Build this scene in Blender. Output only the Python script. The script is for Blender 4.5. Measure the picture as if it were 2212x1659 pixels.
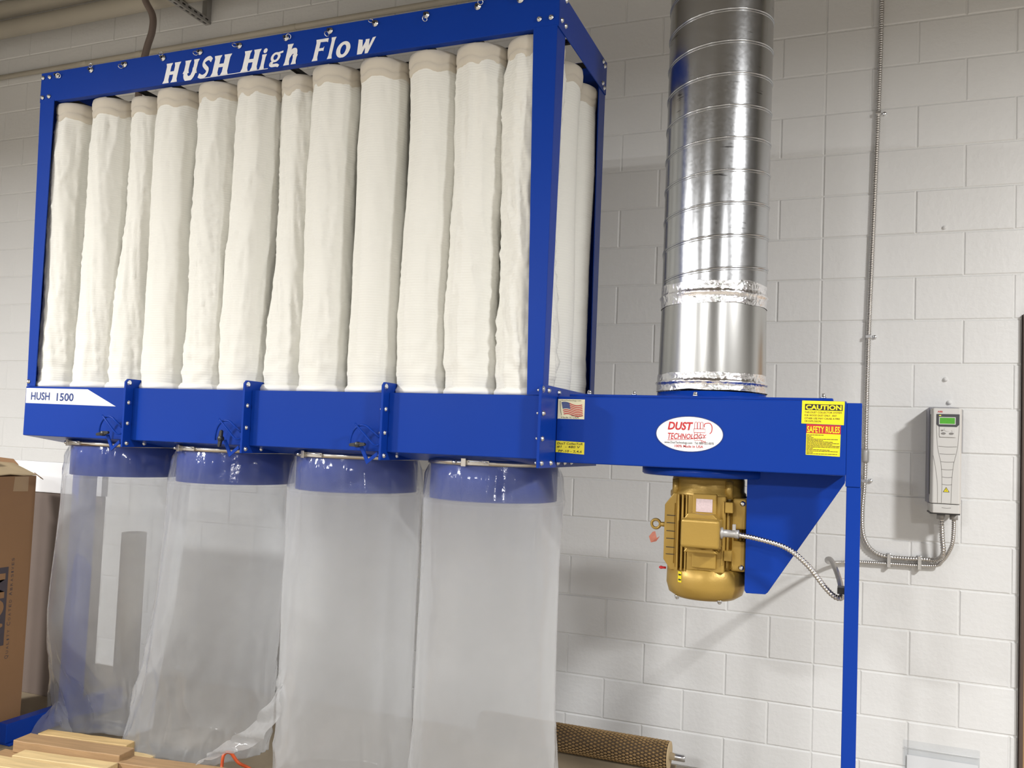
import bpy, bmesh, math, random
from mathutils import Vector, Matrix, noise, Euler
R = math.radians
PI = math.pi
scene = bpy.context.scene
for o in list(bpy.data.objects):
    bpy.data.objects.remove(o, do_unlink=True)
C = bpy.context.scene.collection

# ------------------------------------------------------------------ camera
W_, H_ = 2212, 1659
F, CX, CY_ = 1801.0, 1155.64, 865.31
YAW, PIT, ROL = 0.3637, 0.0496, 0.0390
CAM = Vector((0, -4.2074, 1.41))
_r = Vector((math.cos(YAW), math.sin(YAW), 0)); _f = Vector((-math.sin(YAW), math.cos(YAW), 0)); _u = Vector((0, 0, 1))
f2 = _f * math.cos(PIT) + _u * math.sin(PIT); u2 = _u * math.cos(PIT) - _f * math.sin(PIT)
r3 = _r * math.cos(ROL) + u2 * math.sin(ROL); u3 = u2 * math.cos(ROL) - _r * math.sin(ROL)
cd = bpy.data.cameras.new('camera'); cam = bpy.data.objects.new('camera', cd); C.objects.link(cam)
cd.sensor_width = 36; cd.sensor_fit = 'HORIZONTAL'; cd.lens = F / W_ * 36
cd.shift_x = (W_ / 2 - CX) / W_; cd.shift_y = (CY_ - H_ / 2) / W_
cd.clip_start = 0.05
cam.matrix_world = Matrix(((r3.x, u3.x, -f2.x, CAM.x), (r3.y, u3.y, -f2.y, CAM.y), (r3.z, u3.z, -f2.z, CAM.z), (0, 0, 0, 1)))
scene.camera = cam
def project(P):
    d = Vector(P) - CAM
    z = d.dot(f2)
    return CX + F * d.dot(r3) / z, CY_ - F * d.dot(u3) / z, z

# ------------------------------------------------------------------ world, lights, exposure
wd = bpy.data.worlds.new('world'); scene.world = wd; wd.use_nodes = True
bg = wd.node_tree.nodes['Background']; bg.inputs[0].default_value = (0.75, 0.78, 0.82, 1); bg.inputs[1].default_value = 0.25
vs = scene.view_settings
vs.view_transform = 'Standard'; vs.look = 'None'; vs.gamma = 1.0; vs.use_curve_mapping = False
vs.exposure = 0.0
def area(name, loc, sx, sy, watts, col=(1, 0.993, 0.98), rot=(0, 0, 0)):
    l = bpy.data.lights.new(name, 'AREA'); l.shape = 'RECTANGLE'; l.size = sx; l.size_y = sy; l.energy = watts; l.color = col
    o = bpy.data.objects.new(name, l); C.objects.link(o); o.location = loc; o.rotation_euler = rot
    return o
area('ceiling_lamp_right', (2.65, -3.4, 3.52), 0.45, 0.45, 305)
area('ceiling_lamp_middle', (-1.6, -7.4, 3.42), 0.45, 0.45, 220)
area('ceiling_lamp_left', (-5.3, -4.9, 3.42), 0.45, 0.45, 400)
area('ceiling_lamp_far_right', (2.9, -7.4, 3.42), 0.45, 0.45, 200)
area('ceiling_lamp_far_left', (-5.0, -7.8, 3.42), 0.45, 0.45, 300)

# ------------------------------------------------------------------ materials
def mat(name, col, rough=0.5, metal=0.0, var=0.1, scale=6.0, bump=0.0, bscale=60.0, spec=0.5, detail=4.0, stretch=None, emit=None, coat=0.0):
    m = bpy.data.materials.new(name); m.use_nodes = True
    nt = m.node_tree; b = nt.nodes['Principled BSDF']; L = nt.links
    b.inputs['Roughness'].default_value = rough; b.inputs['Metallic'].default_value = metal
    b.inputs['Specular IOR Level'].default_value = spec
    if coat: b.inputs['Coat Weight'].default_value = coat
    tc = nt.nodes.new('ShaderNodeTexCoord'); mp = nt.nodes.new('ShaderNodeMapping')
    L.new(tc.outputs['Object'], mp.inputs['Vector'])
    if stretch: mp.inputs['Scale'].default_value = stretch
    nz = nt.nodes.new('ShaderNodeTexNoise'); nz.inputs['Scale'].default_value = scale; nz.inputs['Detail'].default_value = detail
    L.new(mp.outputs[0], nz.inputs['Vector'])
    mx = nt.nodes.new('ShaderNodeMix'); mx.data_type = 'RGBA'
    mx.inputs[6].default_value = (*[c * (1 - var) for c in col], 1); mx.inputs[7].default_value = (*[min(1, c * (1 + var)) for c in col], 1)
    L.new(nz.outputs['Fac'], mx.inputs[0]); L.new(mx.outputs[2], b.inputs['Base Color'])
    if bump:
        n2 = nt.nodes.new('ShaderNodeTexNoise'); n2.inputs['Scale'].default_value = bscale; n2.inputs['Detail'].default_value = 5
        L.new(mp.outputs[0], n2.inputs['Vector'])
        bp = nt.nodes.new('ShaderNodeBump'); bp.inputs['Strength'].default_value = bump; bp.inputs['Distance'].default_value = 0.01
        L.new(n2.outputs['Fac'], bp.inputs['Height']); L.new(bp.outputs[0], b.inputs['Normal'])
    if emit:
        b.inputs['Emission Color'].default_value = (*emit[0], 1); b.inputs['Emission Strength'].default_value = emit[1]
    return m

M = {}
M['blue'] = mat('blue_enamel', (0.0045, 0.038, 0.29), 0.30, var=0.06, scale=3, bump=0.02, bscale=25, spec=0.14)
M['white_wall'] = mat('white_block_paint', (0.735, 0.735, 0.73), 0.45, var=0.04, scale=2.5, bump=0.22, bscale=38, spec=0.4)
M['mortar'] = mat('painted_mortar', (0.71, 0.71, 0.70), 0.5, var=0.04, scale=4, bump=0.3, bscale=60)
M['bolt'] = mat('zinc_bolt', (0.72, 0.73, 0.75), 0.25, 1.0, var=0.08, scale=40)
M['steel'] = mat('stainless_band', (0.60, 0.57, 0.53), 0.25, 1.0, var=0.06, scale=20)
M['black'] = mat('black_plastic', (0.012, 0.012, 0.014), 0.4, var=0.2, scale=10)
M['white_print'] = mat('white_vinyl', (0.80, 0.80, 0.81), 0.45, var=0.02)
M['blue_print'] = mat('navy_ink', (0.01, 0.035, 0.18), 0.5, var=0.02)
M['red_print'] = mat('red_ink', (0.52, 0.015, 0.02), 0.5, var=0.03)
M['black_print'] = mat('black_ink', (0.015, 0.014, 0.012), 0.5, var=0.03)
M['yellow_print'] = mat('yellow_vinyl', (0.86, 0.72, 0.01), 0.4, var=0.02)
M['note'] = mat('yellow_note_paper', (0.72, 0.62, 0.03), 0.6, var=0.04)
M['cream_print'] = mat('cream_vinyl', (0.80, 0.75, 0.50), 0.45, var=0.02)
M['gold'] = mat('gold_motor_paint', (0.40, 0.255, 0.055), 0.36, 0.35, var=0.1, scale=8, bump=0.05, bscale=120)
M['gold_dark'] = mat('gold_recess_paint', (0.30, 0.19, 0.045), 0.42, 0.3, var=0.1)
M['drive'] = mat('pale_grey_plastic', (0.62, 0.61, 0.59), 0.4, var=0.02)
M['drive_dark'] = mat('dark_grey_plastic', (0.055, 0.055, 0.062), 0.45, var=0.1)
M['drive_line'] = mat('groove_grey', (0.22, 0.21, 0.20), 0.5, var=0.05)
M['heat_sink'] = mat('grey_heat_sink', (0.25, 0.25, 0.29), 0.4, 0.5, var=0.08)
M['screen'] = mat('green_screen', (0.05, 0.22, 0.02), 0.3, var=0.25, scale=90, emit=((0.10, 0.50, 0.03), 0.35))
M['cardboard'] = mat('brown_cardboard', (0.235, 0.128, 0.060), 0.75, var=0.08, scale=4, bump=0.04, bscale=90)
M['cardboard_in'] = mat('pale_cardboard_edge', (0.50, 0.38, 0.22), 0.75, var=0.1)
M['tape'] = mat('paper_tape', (0.33, 0.225, 0.125), 0.5, var=0.05)
M['card_ink'] = mat('dark_box_ink', (0.055, 0.045, 0.055), 0.7, var=0.1)
M['panel'] = mat('grey_brown_board', (0.155, 0.118, 0.10), 0.6, var=0.15, scale=3)
M['pvc'] = mat('cream_tube', (0.70, 0.63, 0.50), 0.5, var=0.05)
M['beige_pipe'] = mat('beige_pipe_paint', (0.50, 0.46, 0.38), 0.5, var=0.06)
M['hose'] = mat('brown_hose', (0.20, 0.155, 0.135), 0.5, var=0.1)
M['strut'] = mat('galvanised_strut', (0.40, 0.39, 0.38), 0.45, 0.4, var=0.08)
M['flex'] = mat('steel_flex', (0.62, 0.60, 0.58), 0.28, 1.0, var=0.1, scale=60)
M['orange'] = mat('orange_cord', (0.60, 0.09, 0.02), 0.45, var=0.08)
M['door'] = mat('tan_wood_door', (0.50, 0.30, 0.14), 0.5, var=0.12, scale=5, stretch=(8, 8, 0.6))
M['jamb'] = mat('brown_door_frame', (0.10, 0.065, 0.05), 0.5, var=0.1)
M['floor'] = mat('dusty_concrete_floor', (0.30, 0.265, 0.215), 0.65, var=0.25, scale=2.2, bump=0.08, bscale=40)
M['ceiling'] = mat('ceiling_paint', (0.22, 0.205, 0.185), 0.8, var=0.05)
M['room'] = mat('side_wall_paint', (0.26, 0.25, 0.235), 0.7, var=0.06)
M['ply'] = mat('dusty_plywood', (0.26, 0.205, 0.135), 0.75, var=0.25, scale=3, bump=0.05, bscale=40)
M['roller'] = mat('brown_roller_rubber', (0.25, 0.155, 0.06), 0.7, var=0.35, scale=30)
M['roller_base'] = mat('dark_roller_core', (0.05, 0.03, 0.014), 0.8, var=0.3, scale=30)
M['cuff'] = mat('white_cuff', (0.80, 0.79, 0.755), 0.6, var=0.03)
M['cuff_shaded'] = mat('cuff_cloth_with_shade', (0.56, 0.515, 0.44), 0.8, var=0.06, scale=8, spec=0.15)  # tan cuff cloth, part of its dark tone painting the shade under the beam
M['tag'] = mat('red_paper_tag', (0.48, 0.16, 0.10), 0.6, var=0.3, scale=60)
M['plate'] = mat('pink_white_plate', (0.62, 0.50, 0.52), 0.5, var=0.25, scale=160)
M['duct_base'] = M['blue']

def duct_mat():
    m = mat('galvanised_duct', (0.50, 0.51, 0.525), 0.24, 1.0, var=0.05, scale=30)
    nt = m.node_tree; L = nt.links; b = nt.nodes['Principled BSDF']
    tc = nt.nodes.new('ShaderNodeTexCoord')
    v = nt.nodes.new('ShaderNodeTexVoronoi'); v.inputs['Scale'].default_value = 110; L.new(tc.outputs['Object'], v.inputs['Vector'])
    mr = nt.nodes.new('ShaderNodeMapRange'); mr.inputs[3].default_value = 0.205; mr.inputs[4].default_value = 0.245
    L.new(v.outputs['Color'], mr.inputs[0]); L.new(mr.outputs[0], b.inputs['Roughness'])
    n = nt.nodes.new('ShaderNodeTexNoise'); n.inputs['Scale'].default_value = 5; n.inputs['Detail'].default_value = 2; L.new(tc.outputs['Object'], n.inputs['Vector'])
    bp = nt.nodes.new('ShaderNodeBump'); bp.inputs['Strength'].default_value = 0.035; bp.inputs['Distance'].default_value = 0.02
    L.new(n.outputs['Fac'], bp.inputs['Height']); L.new(bp.outputs[0], b.inputs['Normal'])
    # dark scuff dashes
    mp = nt.nodes.new('ShaderNodeMapping'); mp.inputs['Scale'].default_value = (5, 5, 60); L.new(tc.outputs['Object'], mp.inputs['Vector'])
    s = nt.nodes.new('ShaderNodeTexNoise'); s.inputs['Scale'].default_value = 2.2; s.inputs['Detail'].default_value = 6; L.new(mp.outputs[0], s.inputs['Vector'])
    g = nt.nodes.new('ShaderNodeTexNoise'); g.inputs['Scale'].default_value = 9; L.new(tc.outputs['Object'], g.inputs['Vector'])
    mu = nt.nodes.new('ShaderNodeMath'); mu.operation = 'MULTIPLY'; L.new(s.outputs['Fac'], mu.inputs[0]); L.new(g.outputs['Fac'], mu.inputs[1])
    r2 = nt.nodes.new('ShaderNodeMapRange'); r2.inputs[1].default_value = 0.40; r2.inputs[2].default_value = 0.46; L.new(mu.outputs[0], r2.inputs[0])
    old = b.inputs['Base Color'].links[0].from_socket
    mx = nt.nodes.new('ShaderNodeMix'); mx.data_type = 'RGBA'; mx.inputs[7].default_value = (0.10, 0.10, 0.10, 1)
    L.new(r2.outputs[0], mx.inputs[0]); L.new(old, mx.inputs[6]); L.new(mx.outputs[2], b.inputs['Base Color'])
    return m
M['duct'] = duct_mat()
M['sleeve_metal'] = mat('plain_galvanised_sleeve', (0.46, 0.46, 0.45), 0.27, 1.0, var=0.04, scale=20, bump=0.03, bscale=30, stretch=(1, 1, 0.2))
M['foil'] = mat('aluminium_foil_tape', (0.85, 0.85, 0.87), 0.12, 1.0, var=0.04, scale=30, bump=0.5, bscale=55)

def fabric_mat():
    m = mat('cream_filter_fabric', (0.735, 0.73, 0.685), 0.85, var=0.04, scale=5, spec=0.15)
    nt = m.node_tree; L = nt.links; b = nt.nodes['Principled BSDF']
    tc = nt.nodes.new('ShaderNodeTexCoord')
    w = nt.nodes.new('ShaderNodeTexWave'); w.wave_type = 'BANDS'; w.bands_direction = 'Z'
    w.inputs['Scale'].default_value = 32; w.inputs['Distortion'].default_value = 1.2; w.inputs['Detail'].default_value = 1
    L.new(tc.outputs['Object'], w.inputs['Vector'])
    bp = nt.nodes.new('ShaderNodeBump'); bp.inputs['Strength'].default_value = 0.16; bp.inputs['Distance'].default_value = 0.004
    L.new(w.outputs['Fac'], bp.inputs['Height']); L.new(bp.outputs[0], b.inputs['Normal'])
    b.inputs['Subsurface Weight'].default_value = 0.0
    return m
M['fabric'] = fabric_mat()

def film_mat(name, milk, var):
    m = bpy.data.materials.new(name); m.use_nodes = True; nt = m.node_tree; L = nt.links
    nt.nodes.remove(nt.nodes['Principled BSDF']); out = nt.nodes['Material Output']
    tr = nt.nodes.new('ShaderNodeBsdfTransparent'); tr.inputs[0].default_value = (0.95, 0.96, 0.97, 1)
    tl = nt.nodes.new('ShaderNodeBsdfTranslucent'); tl.inputs[0].default_value = (0.86, 0.87, 0.88, 1)
    df = nt.nodes.new('ShaderNodeBsdfDiffuse'); df.inputs[0].default_value = (0.86, 0.87, 0.89, 1)
    gl = nt.nodes.new('ShaderNodeBsdfGlossy'); gl.inputs['Roughness'].default_value = 0.13; gl.inputs[0].default_value = (1, 1, 1, 1)
    m1 = nt.nodes.new('ShaderNodeMixShader'); m1.inputs[0].default_value = 0.26; L.new(tl.outputs[0], m1.inputs[1]); L.new(df.outputs[0], m1.inputs[2])
    tc = nt.nodes.new('ShaderNodeTexCoord'); nz = nt.nodes.new('ShaderNodeTexNoise'); nz.inputs['Scale'].default_value = 3.5; nz.inputs['Detail'].default_value = 3
    L.new(tc.outputs['Object'], nz.inputs['Vector'])
    mr = nt.nodes.new('ShaderNodeMapRange'); mr.inputs[1].default_value = 0.3; mr.inputs[2].default_value = 0.7
    mr.inputs[3].default_value = milk - var; mr.inputs[4].default_value = milk + var; L.new(nz.outputs['Fac'], mr.inputs[0])
    # milkier where the film hangs, clearer in the band over the steel collar
    sx = nt.nodes.new('ShaderNodeSeparateXYZ'); L.new(tc.outputs['Object'], sx.inputs[0])
    dz = nt.nodes.new('ShaderNodeMapRange'); dz.inputs[1].default_value = 1.175; dz.inputs[2].default_value = 1.195; dz.inputs[3].default_value = 1.0; dz.inputs[4].default_value = 0.48
    L.new(sx.outputs[2], dz.inputs[0])
    mm_ = nt.nodes.new('ShaderNodeMath'); mm_.operation = 'MULTIPLY'; L.new(mr.outputs[0], mm_.inputs[0]); L.new(dz.outputs[0], mm_.inputs[1])
    m2 = nt.nodes.new('ShaderNodeMixShader'); L.new(mm_.outputs[0], m2.inputs[0]); L.new(tr.outputs[0], m2.inputs[1]); L.new(m1.outputs[0], m2.inputs[2])
    fr = nt.nodes.new('ShaderNodeFresnel')
    ge = nt.nodes.new('ShaderNodeNewGeometry'); ir = nt.nodes.new('ShaderNodeMapRange'); ir.inputs[3].default_value = 1.38; ir.inputs[4].default_value = 1 / 1.38
    L.new(ge.outputs['Backfacing'], ir.inputs[0]); L.new(ir.outputs[0], fr.inputs[0])   # same thin-film index from both sides
    n2 = nt.nodes.new('ShaderNodeTexNoise'); n2.inputs['Scale'].default_value = 11; n2.inputs['Detail'].default_value = 4; L.new(tc.outputs['Object'], n2.inputs['Vector'])
    bp = nt.nodes.new('ShaderNodeBump'); bp.inputs['Strength'].default_value = 0.25; bp.inputs['Distance'].default_value = 0.02
    L.new(n2.outputs['Fac'], bp.inputs['Height']); L.new(bp.outputs[0], gl.inputs['Normal'])
    m3 = nt.nodes.new('ShaderNodeMixShader'); L.new(fr.outputs[0], m3.inputs[0]); L.new(m2.outputs[0], m3.inputs[1]); L.new(gl.outputs[0], m3.inputs[2])
    L.new(m3.outputs[0], out.inputs['Surface'])
    return m
M['film_clear'] = film_mat('clearer_polyethylene_film', 0.38, 0.05)
M['film'] = film_mat('milky_polyethylene_film', 0.54, 0.04)
M['film_sleeve'] = film_mat('clear_pocket_film', 0.10, 0.02)

def wood_mat(name, col, rings):
    m = mat(name, col, 0.65, var=0.38, scale=5, bump=0.1, bscale=30, stretch=(1.0, 12, 12))
    return m
M['pine'] = wood_mat('pale_pine', (0.50, 0.345, 0.155), 1)
M['pine2'] = wood_mat('light_pine', (0.58, 0.43, 0.215), 1)
M['oldwood'] = wood_mat('weathered_brown_wood', (0.33, 0.205, 0.10), 1)

# ------------------------------------------------------------------ mesh helpers
class MB:
    def __init__(s): s.v = []; s.f = []; s.sm = []
    def add(s, vs, fs, smooth=False):
        n = len(s.v); s.v += [tuple(v) for v in vs]
        for f in fs: s.f.append(tuple(n + i for i in f)); s.sm.append(smooth)
        return s
    def box(s, x0, x1, y0, y1, z0, z1):
        return s.add([(x0, y0, z0), (x1, y0, z0), (x1, y1, z0), (x0, y1, z0), (x0, y0, z1), (x1, y0, z1), (x1, y1, z1), (x0, y1, z1)],
                     [(0, 3, 2, 1), (4, 5, 6, 7), (0, 1, 5, 4), (1, 2, 6, 5), (2, 3, 7, 6), (3, 0, 4, 7)])
    def hexa(s, b, t):   # bottom and top quads
        return s.add(list(b) + list(t), [(0, 3, 2, 1), (4, 5, 6, 7), (0, 1, 5, 4), (1, 2, 6, 5), (2, 3, 7, 6), (3, 0, 4, 7)])
    def prism(s, poly, axis, a, b):   # 2-D polygon extruded along axis from a to b
        def P(q, c):
            if axis == 0: return (c, q[0], q[1])
            if axis == 1: return (q[0], c, q[1])
            return (q[0], q[1], c)
        n = len(poly)
        return s.add([P(q, a) for q in poly] + [P(q, b) for q in poly],
                     [tuple(range(n)), tuple(range(2 * n - 1, n - 1, -1))] + [(i, i + n, (i + 1) % n + n, (i + 1) % n) for i in range(n)])
    def lathe(s, prof, c=(0, 0, 0), n=48, axis='Z', smooth=True, a0=0.0, a1=2 * PI, cap=True):
        full = abs(a1 - a0 - 2 * PI) < 1e-6
        k = n if full else n + 1
        vs = []
        for (r, h) in prof:
            for i in range(k):
                a = a0 + (a1 - a0) * i / n
                x, y = r * math.cos(a), r * math.sin(a)
                if axis == 'Z': vs.append((c[0] + x, c[1] + y, c[2] + h))
                elif axis == 'Y': vs.append((c[0] + x, c[1] + h, c[2] + y))
                else: vs.append((c[0] + h, c[1] + x, c[2] + y))
        fs = []
        for j in range(len(prof) - 1):
            for i in range(n):
                i2 = (i + 1) % k
                fs.append((j * k + i, j * k + i2, (j + 1) * k + i2, (j + 1) * k + i))
        s.add(vs, fs, smooth)
        if cap and full:
            m = len(s.v) - len(vs); top = m + (len(prof) - 1) * k
            if prof[0][0] > 1e-6: s.f.append(tuple(m + i for i in range(k - 1, -1, -1))); s.sm.append(False)
            if prof[-1][0] > 1e-6: s.f.append(tuple(top + i for i in range(k))); s.sm.append(False)
        return s
    def tube(s, pts, r, n=10, rf=None, smooth=True, closed=False):
        pts = [Vector(p) for p in pts]; N = len(pts); vs = []
        up = None
        for i, p in enumerate(pts):
            if closed: t = (pts[(i + 1) % N] - pts[i - 1]).normalized()
            else: t = (pts[min(i + 1, N - 1)] - pts[max(i - 1, 0)]).normalized()
            if up is None: up = Vector((0, 0, 1)) if abs(t.z) < 0.9 else Vector((1, 0, 0))
            a = t.cross(up).normalized(); up = a.cross(t).normalized()
            rr = r if rf is None else rf(i)
            for k in range(n):
                an = 2 * PI * k / n
                vs.append(p + (a * math.cos(an) + up * math.sin(an)) * rr)
        fs = []
        for i in range(N if closed else N - 1):
            j = (i + 1) % N
            for k in range(n): fs.append((i * n + k, i * n + (k + 1) % n, j * n + (k + 1) % n, j * n + k))
        s.add(vs, fs, smooth)
        if not closed:
            m = len(s.v) - len(vs)
            s.f.append(tuple(m + k for k in range(n - 1, -1, -1))); s.sm.append(False)
            s.f.append(tuple(m + (N - 1) * n + k for k in range(n))); s.sm.append(False)
        return s
    def flat(s, poly, y):   # polygon in XZ at depth y, facing -Y
        return s.add([(q[0], y, q[1]) for q in poly], [tuple(range(len(poly)))])

def catmull(pts, k=10):
    pts = [Vector(p) for p in pts]; P = [pts[0] * 2 - pts[1]] + pts + [pts[-1] * 2 - pts[-2]]; out = []
    for i in range(1, len(P) - 2):
        a, b, c, d = P[i - 1:i + 3]
        for j in range(k):
            t = j / k
            out.append(0.5 * ((2 * b) + (c - a) * t + (2 * a - 5 * b + 4 * c - d) * t * t + (3 * b - a - 3 * c + d) * t ** 3))
    out.append(pts[-1]); return out
def resample(pts, step):
    out = [pts[0]]; acc = 0
    for a, b in zip(pts, pts[1:]):
        L = (b - a).length; d = step - acc
        while d <= L:
            out.append(a + (b - a) * (d / L)); d += step
        acc = (acc + L) % step
    return out

def origin_of(p):
    o = Vector((0, 0, 0))
    while p is not None: o = o + Vector(p.location); p = p.parent
    return o
def obj(name, mb, m, parent=None, bevel=0.0, seg=2, origin=None, smooth=None, label=None):
    me = bpy.data.meshes.new(name)
    og = origin_of(parent) if parent else (Vector(origin) if origin else Vector((0, 0, 0)))
    me.from_pydata([(v[0] - og.x, v[1] - og.y, v[2] - og.z) for v in mb.v], [], mb.f)
    for p, s_ in zip(me.polygons, mb.sm): p.use_smooth = s_ if smooth is None else smooth
    bm = bmesh.new(); bm.from_mesh(me)
    bmesh.ops.recalc_face_normals(bm, faces=bm.faces)
    if bevel:
        es = [e for e in bm.edges if len(e.link_faces) == 2 and e.calc_face_angle(0) > 0.5]
        bmesh.ops.bevel(bm, geom=es, offset=bevel, segments=seg, affect='EDGES', profile=0.5, clamp_overlap=True)
    bm.to_mesh(me); bm.free()
    me.materials.append(M[m] if isinstance(m, str) else m)
    o = bpy.data.objects.new(name, me); C.objects.link(o)
    if parent: o.parent = parent
    else: o.location = og
    if label: o['label'] = label
    return o
def thing(name, label, cat, loc=(0, 0, 0), group=None):
    o = bpy.data.objects.new(name, None); C.objects.link(o); o.location = loc; o.empty_display_size = 0.05
    return tag(o, label, cat, group)
def tag(o, label, cat, group=None):
    o['label'] = label; o['category'] = cat
    if group: o['group'] = group
    return o
def struct(o): o['kind'] = 'structure'; return o
def inst(src_mesh, name, parent, loc, rot=(0, 0, 0), scale=(1, 1, 1)):
    o = bpy.data.objects.new(name, src_mesh); C.objects.link(o); o.parent = parent
    o.location = Vector(loc) - origin_of(parent); o.rotation_euler = rot; o.scale = scale
    return o

def text_mb(body, x0, z0, y, height, width=None, shear=0.0, bold=0.0, sp=1.0, mb=None, xform=None):
    cu = bpy.data.curves.new('t', 'FONT'); cu.body = body; cu.size = 1.0; cu.shear = shear; cu.offset = bold; cu.space_character = sp
    cu.resolution_u = 3; cu.fill_mode = 'FRONT'
    ob = bpy.data.objects.new('t', cu); me = ob.to_mesh()
    vs = [v.co.copy() for v in me.vertices]; fs = [tuple(p.vertices) for p in me.polygons]
    ob.to_mesh_clear(); bpy.data.objects.remove(ob); bpy.data.curves.remove(cu)
    mb = mb or MB()
    if not vs: return mb
    xa = min(v.x for v in vs); xb = max(v.x for v in vs)
    sy = height / 0.73; sx = sy if width is None else width / (xb - xa)
    if xform: mb.add([xform((v.x - xa) * sx, v.y * sy) for v in vs], fs)
    else: mb.add([(x0 + (v.x - xa) * sx, y, z0 + v.y * sy) for v in vs], fs)
    return mb

# bolt meshes (shared)
def bolt_mesh(name, r, h):
    mb = MB(); mb.lathe([(r * 1.25, 0), (r * 1.25, h * 0.25), (r, h * 0.25), (r, h * 0.7), (r * 0.6, h)], n=10, axis='Y', smooth=True)
    mb.v = [(x, -y, z) for x, y, z in mb.v]
    o = obj(name, mb, 'bolt'); me = o.data; bpy.data.objects.remove(o); return me
BOLT = bolt_mesh('bolt', 0.0075, 0.008)
NUT = bolt_mesh('bolt_tip', 0.0055, 0.013)
FRONT = (0, 0, 0); RIGHT = (0, 0, PI / 2); LEFT = (0, 0, -PI / 2); UP = (-PI / 2, 0, 0)

# ------------------------------------------------------------------ setting
FLZ = -0.16
fl = struct(obj('floor', MB().box(-7, 5, -9.5, 0.05, FLZ - 0.1, FLZ), 'floor')); fl['label'] = 'dusty grey brown concrete floor'
ce = struct(obj('ceiling', MB().box(-7, 5, -9.5, 0.3, 4.7, 4.8), 'ceiling')); ce['label'] = 'painted workshop ceiling'
struct(obj('wall_left', MB().box(-7.1, -7, -9.5, 0.3, FLZ, 4.7), 'room'))['label'] = 'plain side wall left of the box'
struct(obj('wall_right', MB().box(5, 5.1, -9.5, 0.3, FLZ, 4.7), 'room'))['label'] = 'plain side wall far right'
struct(obj('wall_front', MB().box(-7, 5, -9.6, -9.5, FLZ, 4.7), 'room'))['label'] = 'plain wall behind the viewer'
wb = MB().box(-7, 0.70, 0.0045, 0.2, FLZ, 4.7).box(0.70, 1.66, 0.0045, 0.2, 2.06, 4.7).box(1.66, 5, 0.0045, 0.2, FLZ, 4.7)
wall = struct(obj('wall_back', wb, 'mortar')); wall['label'] = 'white painted concrete block wall'
# blocks
CH, CL = 0.2032, 0.4064
Z0 = 1.6353 - 8 * CH
CJ = -0.149
def block_mesh(w, h):
    g = 0.0022; mb = MB(); b = 0.0045
    x0, x1, z0, z1 = -w / 2 + g, w / 2 - g, -h / 2 + g, h / 2 - g
    mb.add([(x0, 0.02, z0), (x1, 0.02, z0), (x1, 0.02, z1), (x0, 0.02, z1), (x0, 0.004, z0), (x1, 0.004, z0), (x1, 0.004, z1), (x0, 0.004, z1),
            (x0 + b, 0, z0 + b), (x1 - b, 0, z0 + b), (x1 - b, 0, z1 - b), (x0 + b, 0, z1 - b)],
           [(8, 9, 10, 11), (4, 5, 9, 8), (5, 6, 10, 9), (6, 7, 11, 10), (7, 4, 8, 11), (0, 1, 5, 4), (1, 2, 6, 5), (2, 3, 7, 6), (3, 0, 4, 7)])
    return mb
bcache = {}
rng = random.Random(4)
cand = []
for k in range(-1, 23):
    zb = Z0 + (k - 1) * CH; zt = zb + CH
    zb = max(zb, FLZ); zt = min(zt, 4.7)
    if zt - zb < 0.03: continue
    par = (k - 1) % 2          # parity of this course
    # right of the control joint
    xs = [CJ]; x = 0.0586 + (0 if par == 1 else CH)
    while x > CJ + 0.06: x -= CL
    x += CL
    while x < 5.0: xs.append(x); x += CL
    xs.append(5.0)
    segs = list(zip(xs, xs[1:]))
    xs = [CJ]; x = CJ - (CH if par == 0 else CL) + 0.0
    while x > -7: xs.append(x); x -= CL
    xs.append(-7.0)
    segs += [(b, a) for a, b in zip(xs, xs[1:])]
    for a, b in segs:
        if zb < 2.06:
            if a >= 0.69 and b <= 1.67: continue
            if a < 0.70 < b: b = 0.70
            if a < 1.66 < b: a = 1.66
        if b - a < 0.03: continue
        cand.append((a, b, zb, zt))
def visible(a, b, z0, z1):
    P = [project((x, 0, z)) for x in (a, b) for z in (z0, z1)]
    x0, x1 = min(p[0] for p in P), max(p[0] for p in P); y0, y1 = min(p[1] for p in P), max(p[1] for p in P)
    if x1 < 0 or x0 > 2212 or y1 < 0 or y0 > 1659: return 0
    def inside(c, d, e, f): return x0 > c and x1 < d and y0 > e and y1 < f
    if inside(125, 1275, 235, 960) or inside(1180, 1830, 870, 1020): return 0
    if inside(0, 110, 1010, 1659): return 0
    if inside(500, 1150, 75, 960): return 0
    return (x1 - x0) * (y1 - y0)
cand = sorted(((visible(*c), c) for c in cand), key=lambda q: -q[0])
rest = MB()
for n, (vis, (a, b, z0, z1)) in enumerate(cand):
    w, h = round(b - a, 3), round(z1 - z0, 3)
    if vis > 0 and n < 290:
        key = (w, h)
        if key not in bcache:
            t = obj('block', block_mesh(w, h), 'white_wall'); bcache[key] = t.data; bpy.data.objects.remove(t)
        o = inst(bcache[key], 'block', wall, ((a + b) / 2, rng.uniform(-0.0012, 0.0012), (z0 + z1) / 2), (rng.uniform(-.003, .003), 0, rng.uniform(-.003, .003)))
    else:
        m = block_mesh(w, h); rest.add([(v[0] + (a + b) / 2, v[1], v[2] + (z0 + z1) / 2) for v in m.v], m.f)
ro = obj('block_field', rest, 'white_wall', wall); ro['kind'] = 'stuff'
for (x, z) in ((0.383, 2.469), (0.413, 1.662), (0.396, 1.767), (1.2, 2.5)):
    m = MB(); m.lathe([(0.0, -0.012), (0.008, -0.009), (0.011, 0.0), (0.013, 0.004)], (x, 0, z), 12, 'Y'); obj('anchor_stub', m, 'white_wall', wall)
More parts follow.
